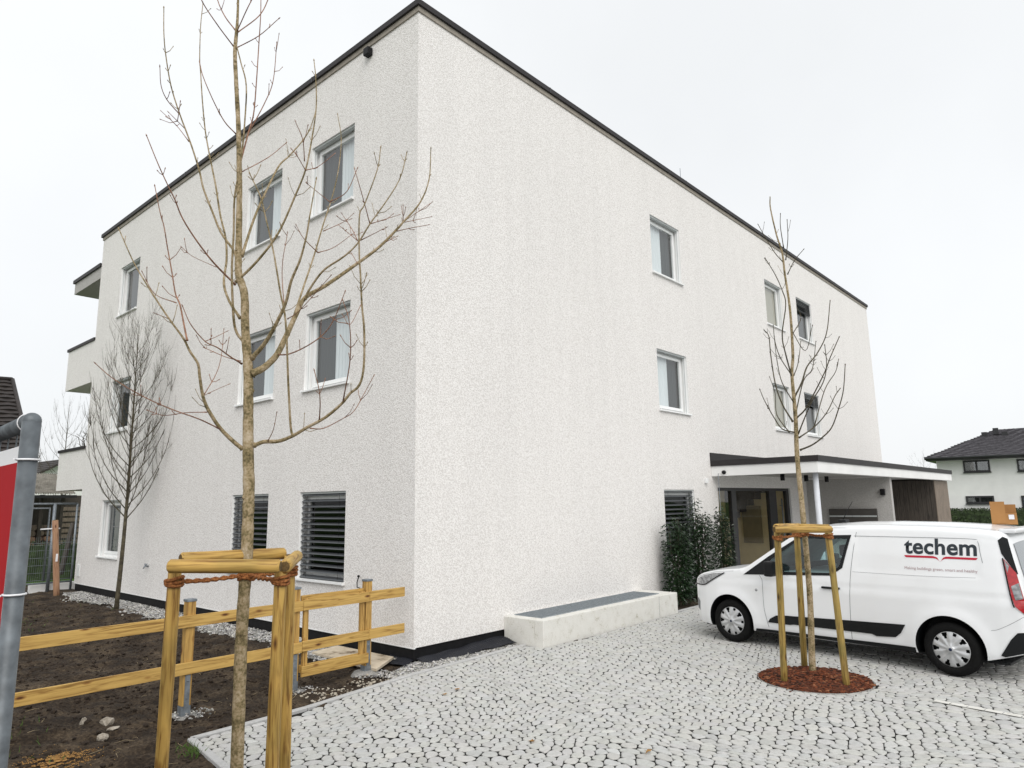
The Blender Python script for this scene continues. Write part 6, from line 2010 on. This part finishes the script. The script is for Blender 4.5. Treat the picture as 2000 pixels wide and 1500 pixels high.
mb = MB(); mb.tube([rl_ + np.array([0, 0, .06]), rr_ + np.array([0, 0, .06])], .09, 8); mb.build('ridge_tiles', M['roof_brown'], dh, DM)
mb = MB(); mb.tube([rr_ + np.array([0, 0, .06]), er_ + np.array([0, 0, .06])], .08, 8); mb.build('hip_tiles', M['roof_brown'], dh, DM)

def far_tree(name, label, px, py_base, D, H, spread, seed, nprim=30, group=None):
    b_ = at(px, 985, D)
    return dense_tree(name, label, (b_[0], b_[1]), H, H * .12, spread, nprim, M['bark_dark'], seed, .055 * H / 6, group=group, nsec=6)

far_tree('bare_tree', 'thin bare tree against the sky between banner and left facade', 118, 985, 46, 9.2, 2.3, 21, 34)
far_tree('bare_tree', 'bare tree tops peeping over the porch roof left of the right hand house', 1812, 985, 75, 6.6, 2.6, 22, 26)

# ------------------------------------------------------------------ right hand side: white house with hip roof, hedge and lawn
az = ray(1925, 985); fh = np.array([az[0], az[1], 0]); fh /= np.linalg.norm(fh); rh = np.array([fh[1], -fh[0], 0])
HD = 52.0
o_ = CAM + az / np.linalg.norm(az[:2]) * HD
hang = math.atan2(rh[1], rh[0]) - math.radians(4)
hh = thing('hip_roof_house', 'white two storey house with dark hip roof beyond the hedge', 'house', (o_[0], o_[1], -.15), hang)
HM = WM[hh.name]
HMi = np.array(HM.inverted())


def hl(px, py, yl=0.0):
    """pixel on the house front -> its own (x, z)"""
    o0 = HMi @ np.array([*CAM, 1]); d = HMi[:3, :3] @ ray(px, py)
    t = (yl - o0[1]) / d[1]; q = o0[:3] + t * d
    return float(q[0]), float(q[2])


xl_, _ = hl(1833, 940); _, zeave = hl(1900, 893); xr_ = xl_ + 11.5
mb = MB(); mb.box((xl_, 0, 0), (xr_, 10, zeave)); mb.build('wall', M['smooth_white'], hh, HM)
ex0, ze0 = hl(1805, 892, -0.9); _, zridge = hl(1945, 840, 5)
xap, _ = hl(1945, 840, 5)
ov_ = 0.9
exr = xr_ + ov_
E_ = [(ex0, -ov_, zeave), (exr, -ov_, zeave), (exr, 10 + ov_, zeave), (ex0, 10 + ov_, zeave)]
R1, R2 = (xap, 5, zridge), (xap + 1.2, 5, zridge)


def roof_face(name, a_, b_, c_, d_):
    mb = MB(); tiled(mb, a_, b_, c_, d_, 22); return mb.build(name, M['roof_dark'], hh, HM)


roof_face('roof_slope', E_[0], E_[1], R2, R1); roof_face('roof_slope', E_[3], E_[0], R1, R1); roof_face('roof_slope', E_[1], E_[2], R2, R2); roof_face('roof_slope', E_[2], E_[3], R1, R2)
mb = MB(); mb.box((ex0 + .05, -ov_ + .05, zeave - .16), (exr - .05, 10 + ov_ - .05, zeave - .01)); mb.build('eaves', M['anthracite'], hh, HM)
mb = MB(); mb.tube([(ex0, -ov_ - .06, zeave - .02), (exr, -ov_ - .06, zeave - .02)], .08, 8); mb.build('gutter', M['anthracite'], hh, HM)
for px, py in ((1923, 851), (1963, 850), (1945, 843)):
    x_, z_ = hl(px, py, 3.6); mb = MB(); mb.box((x_ - .15, 3.3, z_ - .2), (x_ + .15, 3.7, z_ + .22)); mb.build('roof_vent', M['anthracite'], hh, HM)
for (a_, b_) in (((1880, 900), (1935, 921)), ((1886, 969), (1943, 983)), ((1985, 897), (2042, 919)), ((1994, 968), (2050, 990))):
    x0_, z1_ = hl(*a_); x1_, z0_ = hl(*b_)
    mb = MB()
    t_ = .10
    for q in ((x0_, x1_, z0_, z0_ + t_), (x0_, x1_, z1_ - t_, z1_), (x0_, x0_ + t_, z0_ + t_, z1_ - t_), (x1_ - t_, x1_, z0_ + t_, z1_ - t_), ((x0_ + x1_) / 2 - t_ / 2, (x0_ + x1_) / 2 + t_ / 2, z0_ + t_, z1_ - t_)):
        mb.box((q[0], -.05, q[2]), (q[1], .03, q[3]))
    wdw = mb.build('window', M['anthracite'], hh, HM)
    mb = MB(); mb.box((x0_ + t_, -.012, z0_ + t_), (x1_ - t_, -.008, z1_ - t_)); mb.build('pane', M['glass'], wdw, HM)
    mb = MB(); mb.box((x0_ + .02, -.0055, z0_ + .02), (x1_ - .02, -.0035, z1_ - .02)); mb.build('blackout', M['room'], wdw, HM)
    mb = MB(); mb.box((x0_ - .04, -.14, z0_ - .06), (x1_ + .04, .0, z0_ - .001)); mb.build('sill', M['anthracite'], wdw, HM)

# clipped hedge in front of that house
hz = thing('clipped_hedge', 'long dark clipped hedge in front of the white hip roof house', 'hedge', tuple(at(1900, 1010, 42) * np.array([1, 1, 0])), hang)
ZM = WM[hz.name]; htop = float(at(1900, 995, 42)[2])
mb = MB(); mb.box((-9, .05, -.15), (14, .9, htop - .06)); mb.build('hedge_core', M['hedgeleaf'], hz, ZM)
r = np.random.RandomState(8); mb = MB()
for _ in range(9000):
    x_ = r.uniform(-9, 14)
    if r.rand() < .6: y_, z_ = r.normal() * .03, r.uniform(-.1, htop)
    else: y_, z_ = r.uniform(0, .9), htop + r.normal() * .03
    d = r.normal(size=3); d /= np.linalg.norm(d); e = np.cross(d, r.normal(size=3)); e /= np.linalg.norm(e); p = np.array([x_, y_, z_]); s_ = .10
    mb.add([p, p + d * s_ * .5 + e * s_ * .35, p + d * s_, p + d * s_ * .5 - e * s_ * .35], [(0, 1, 2, 3)])
mb.build('foliage', M['hedgeleaf'], hz, ZM)
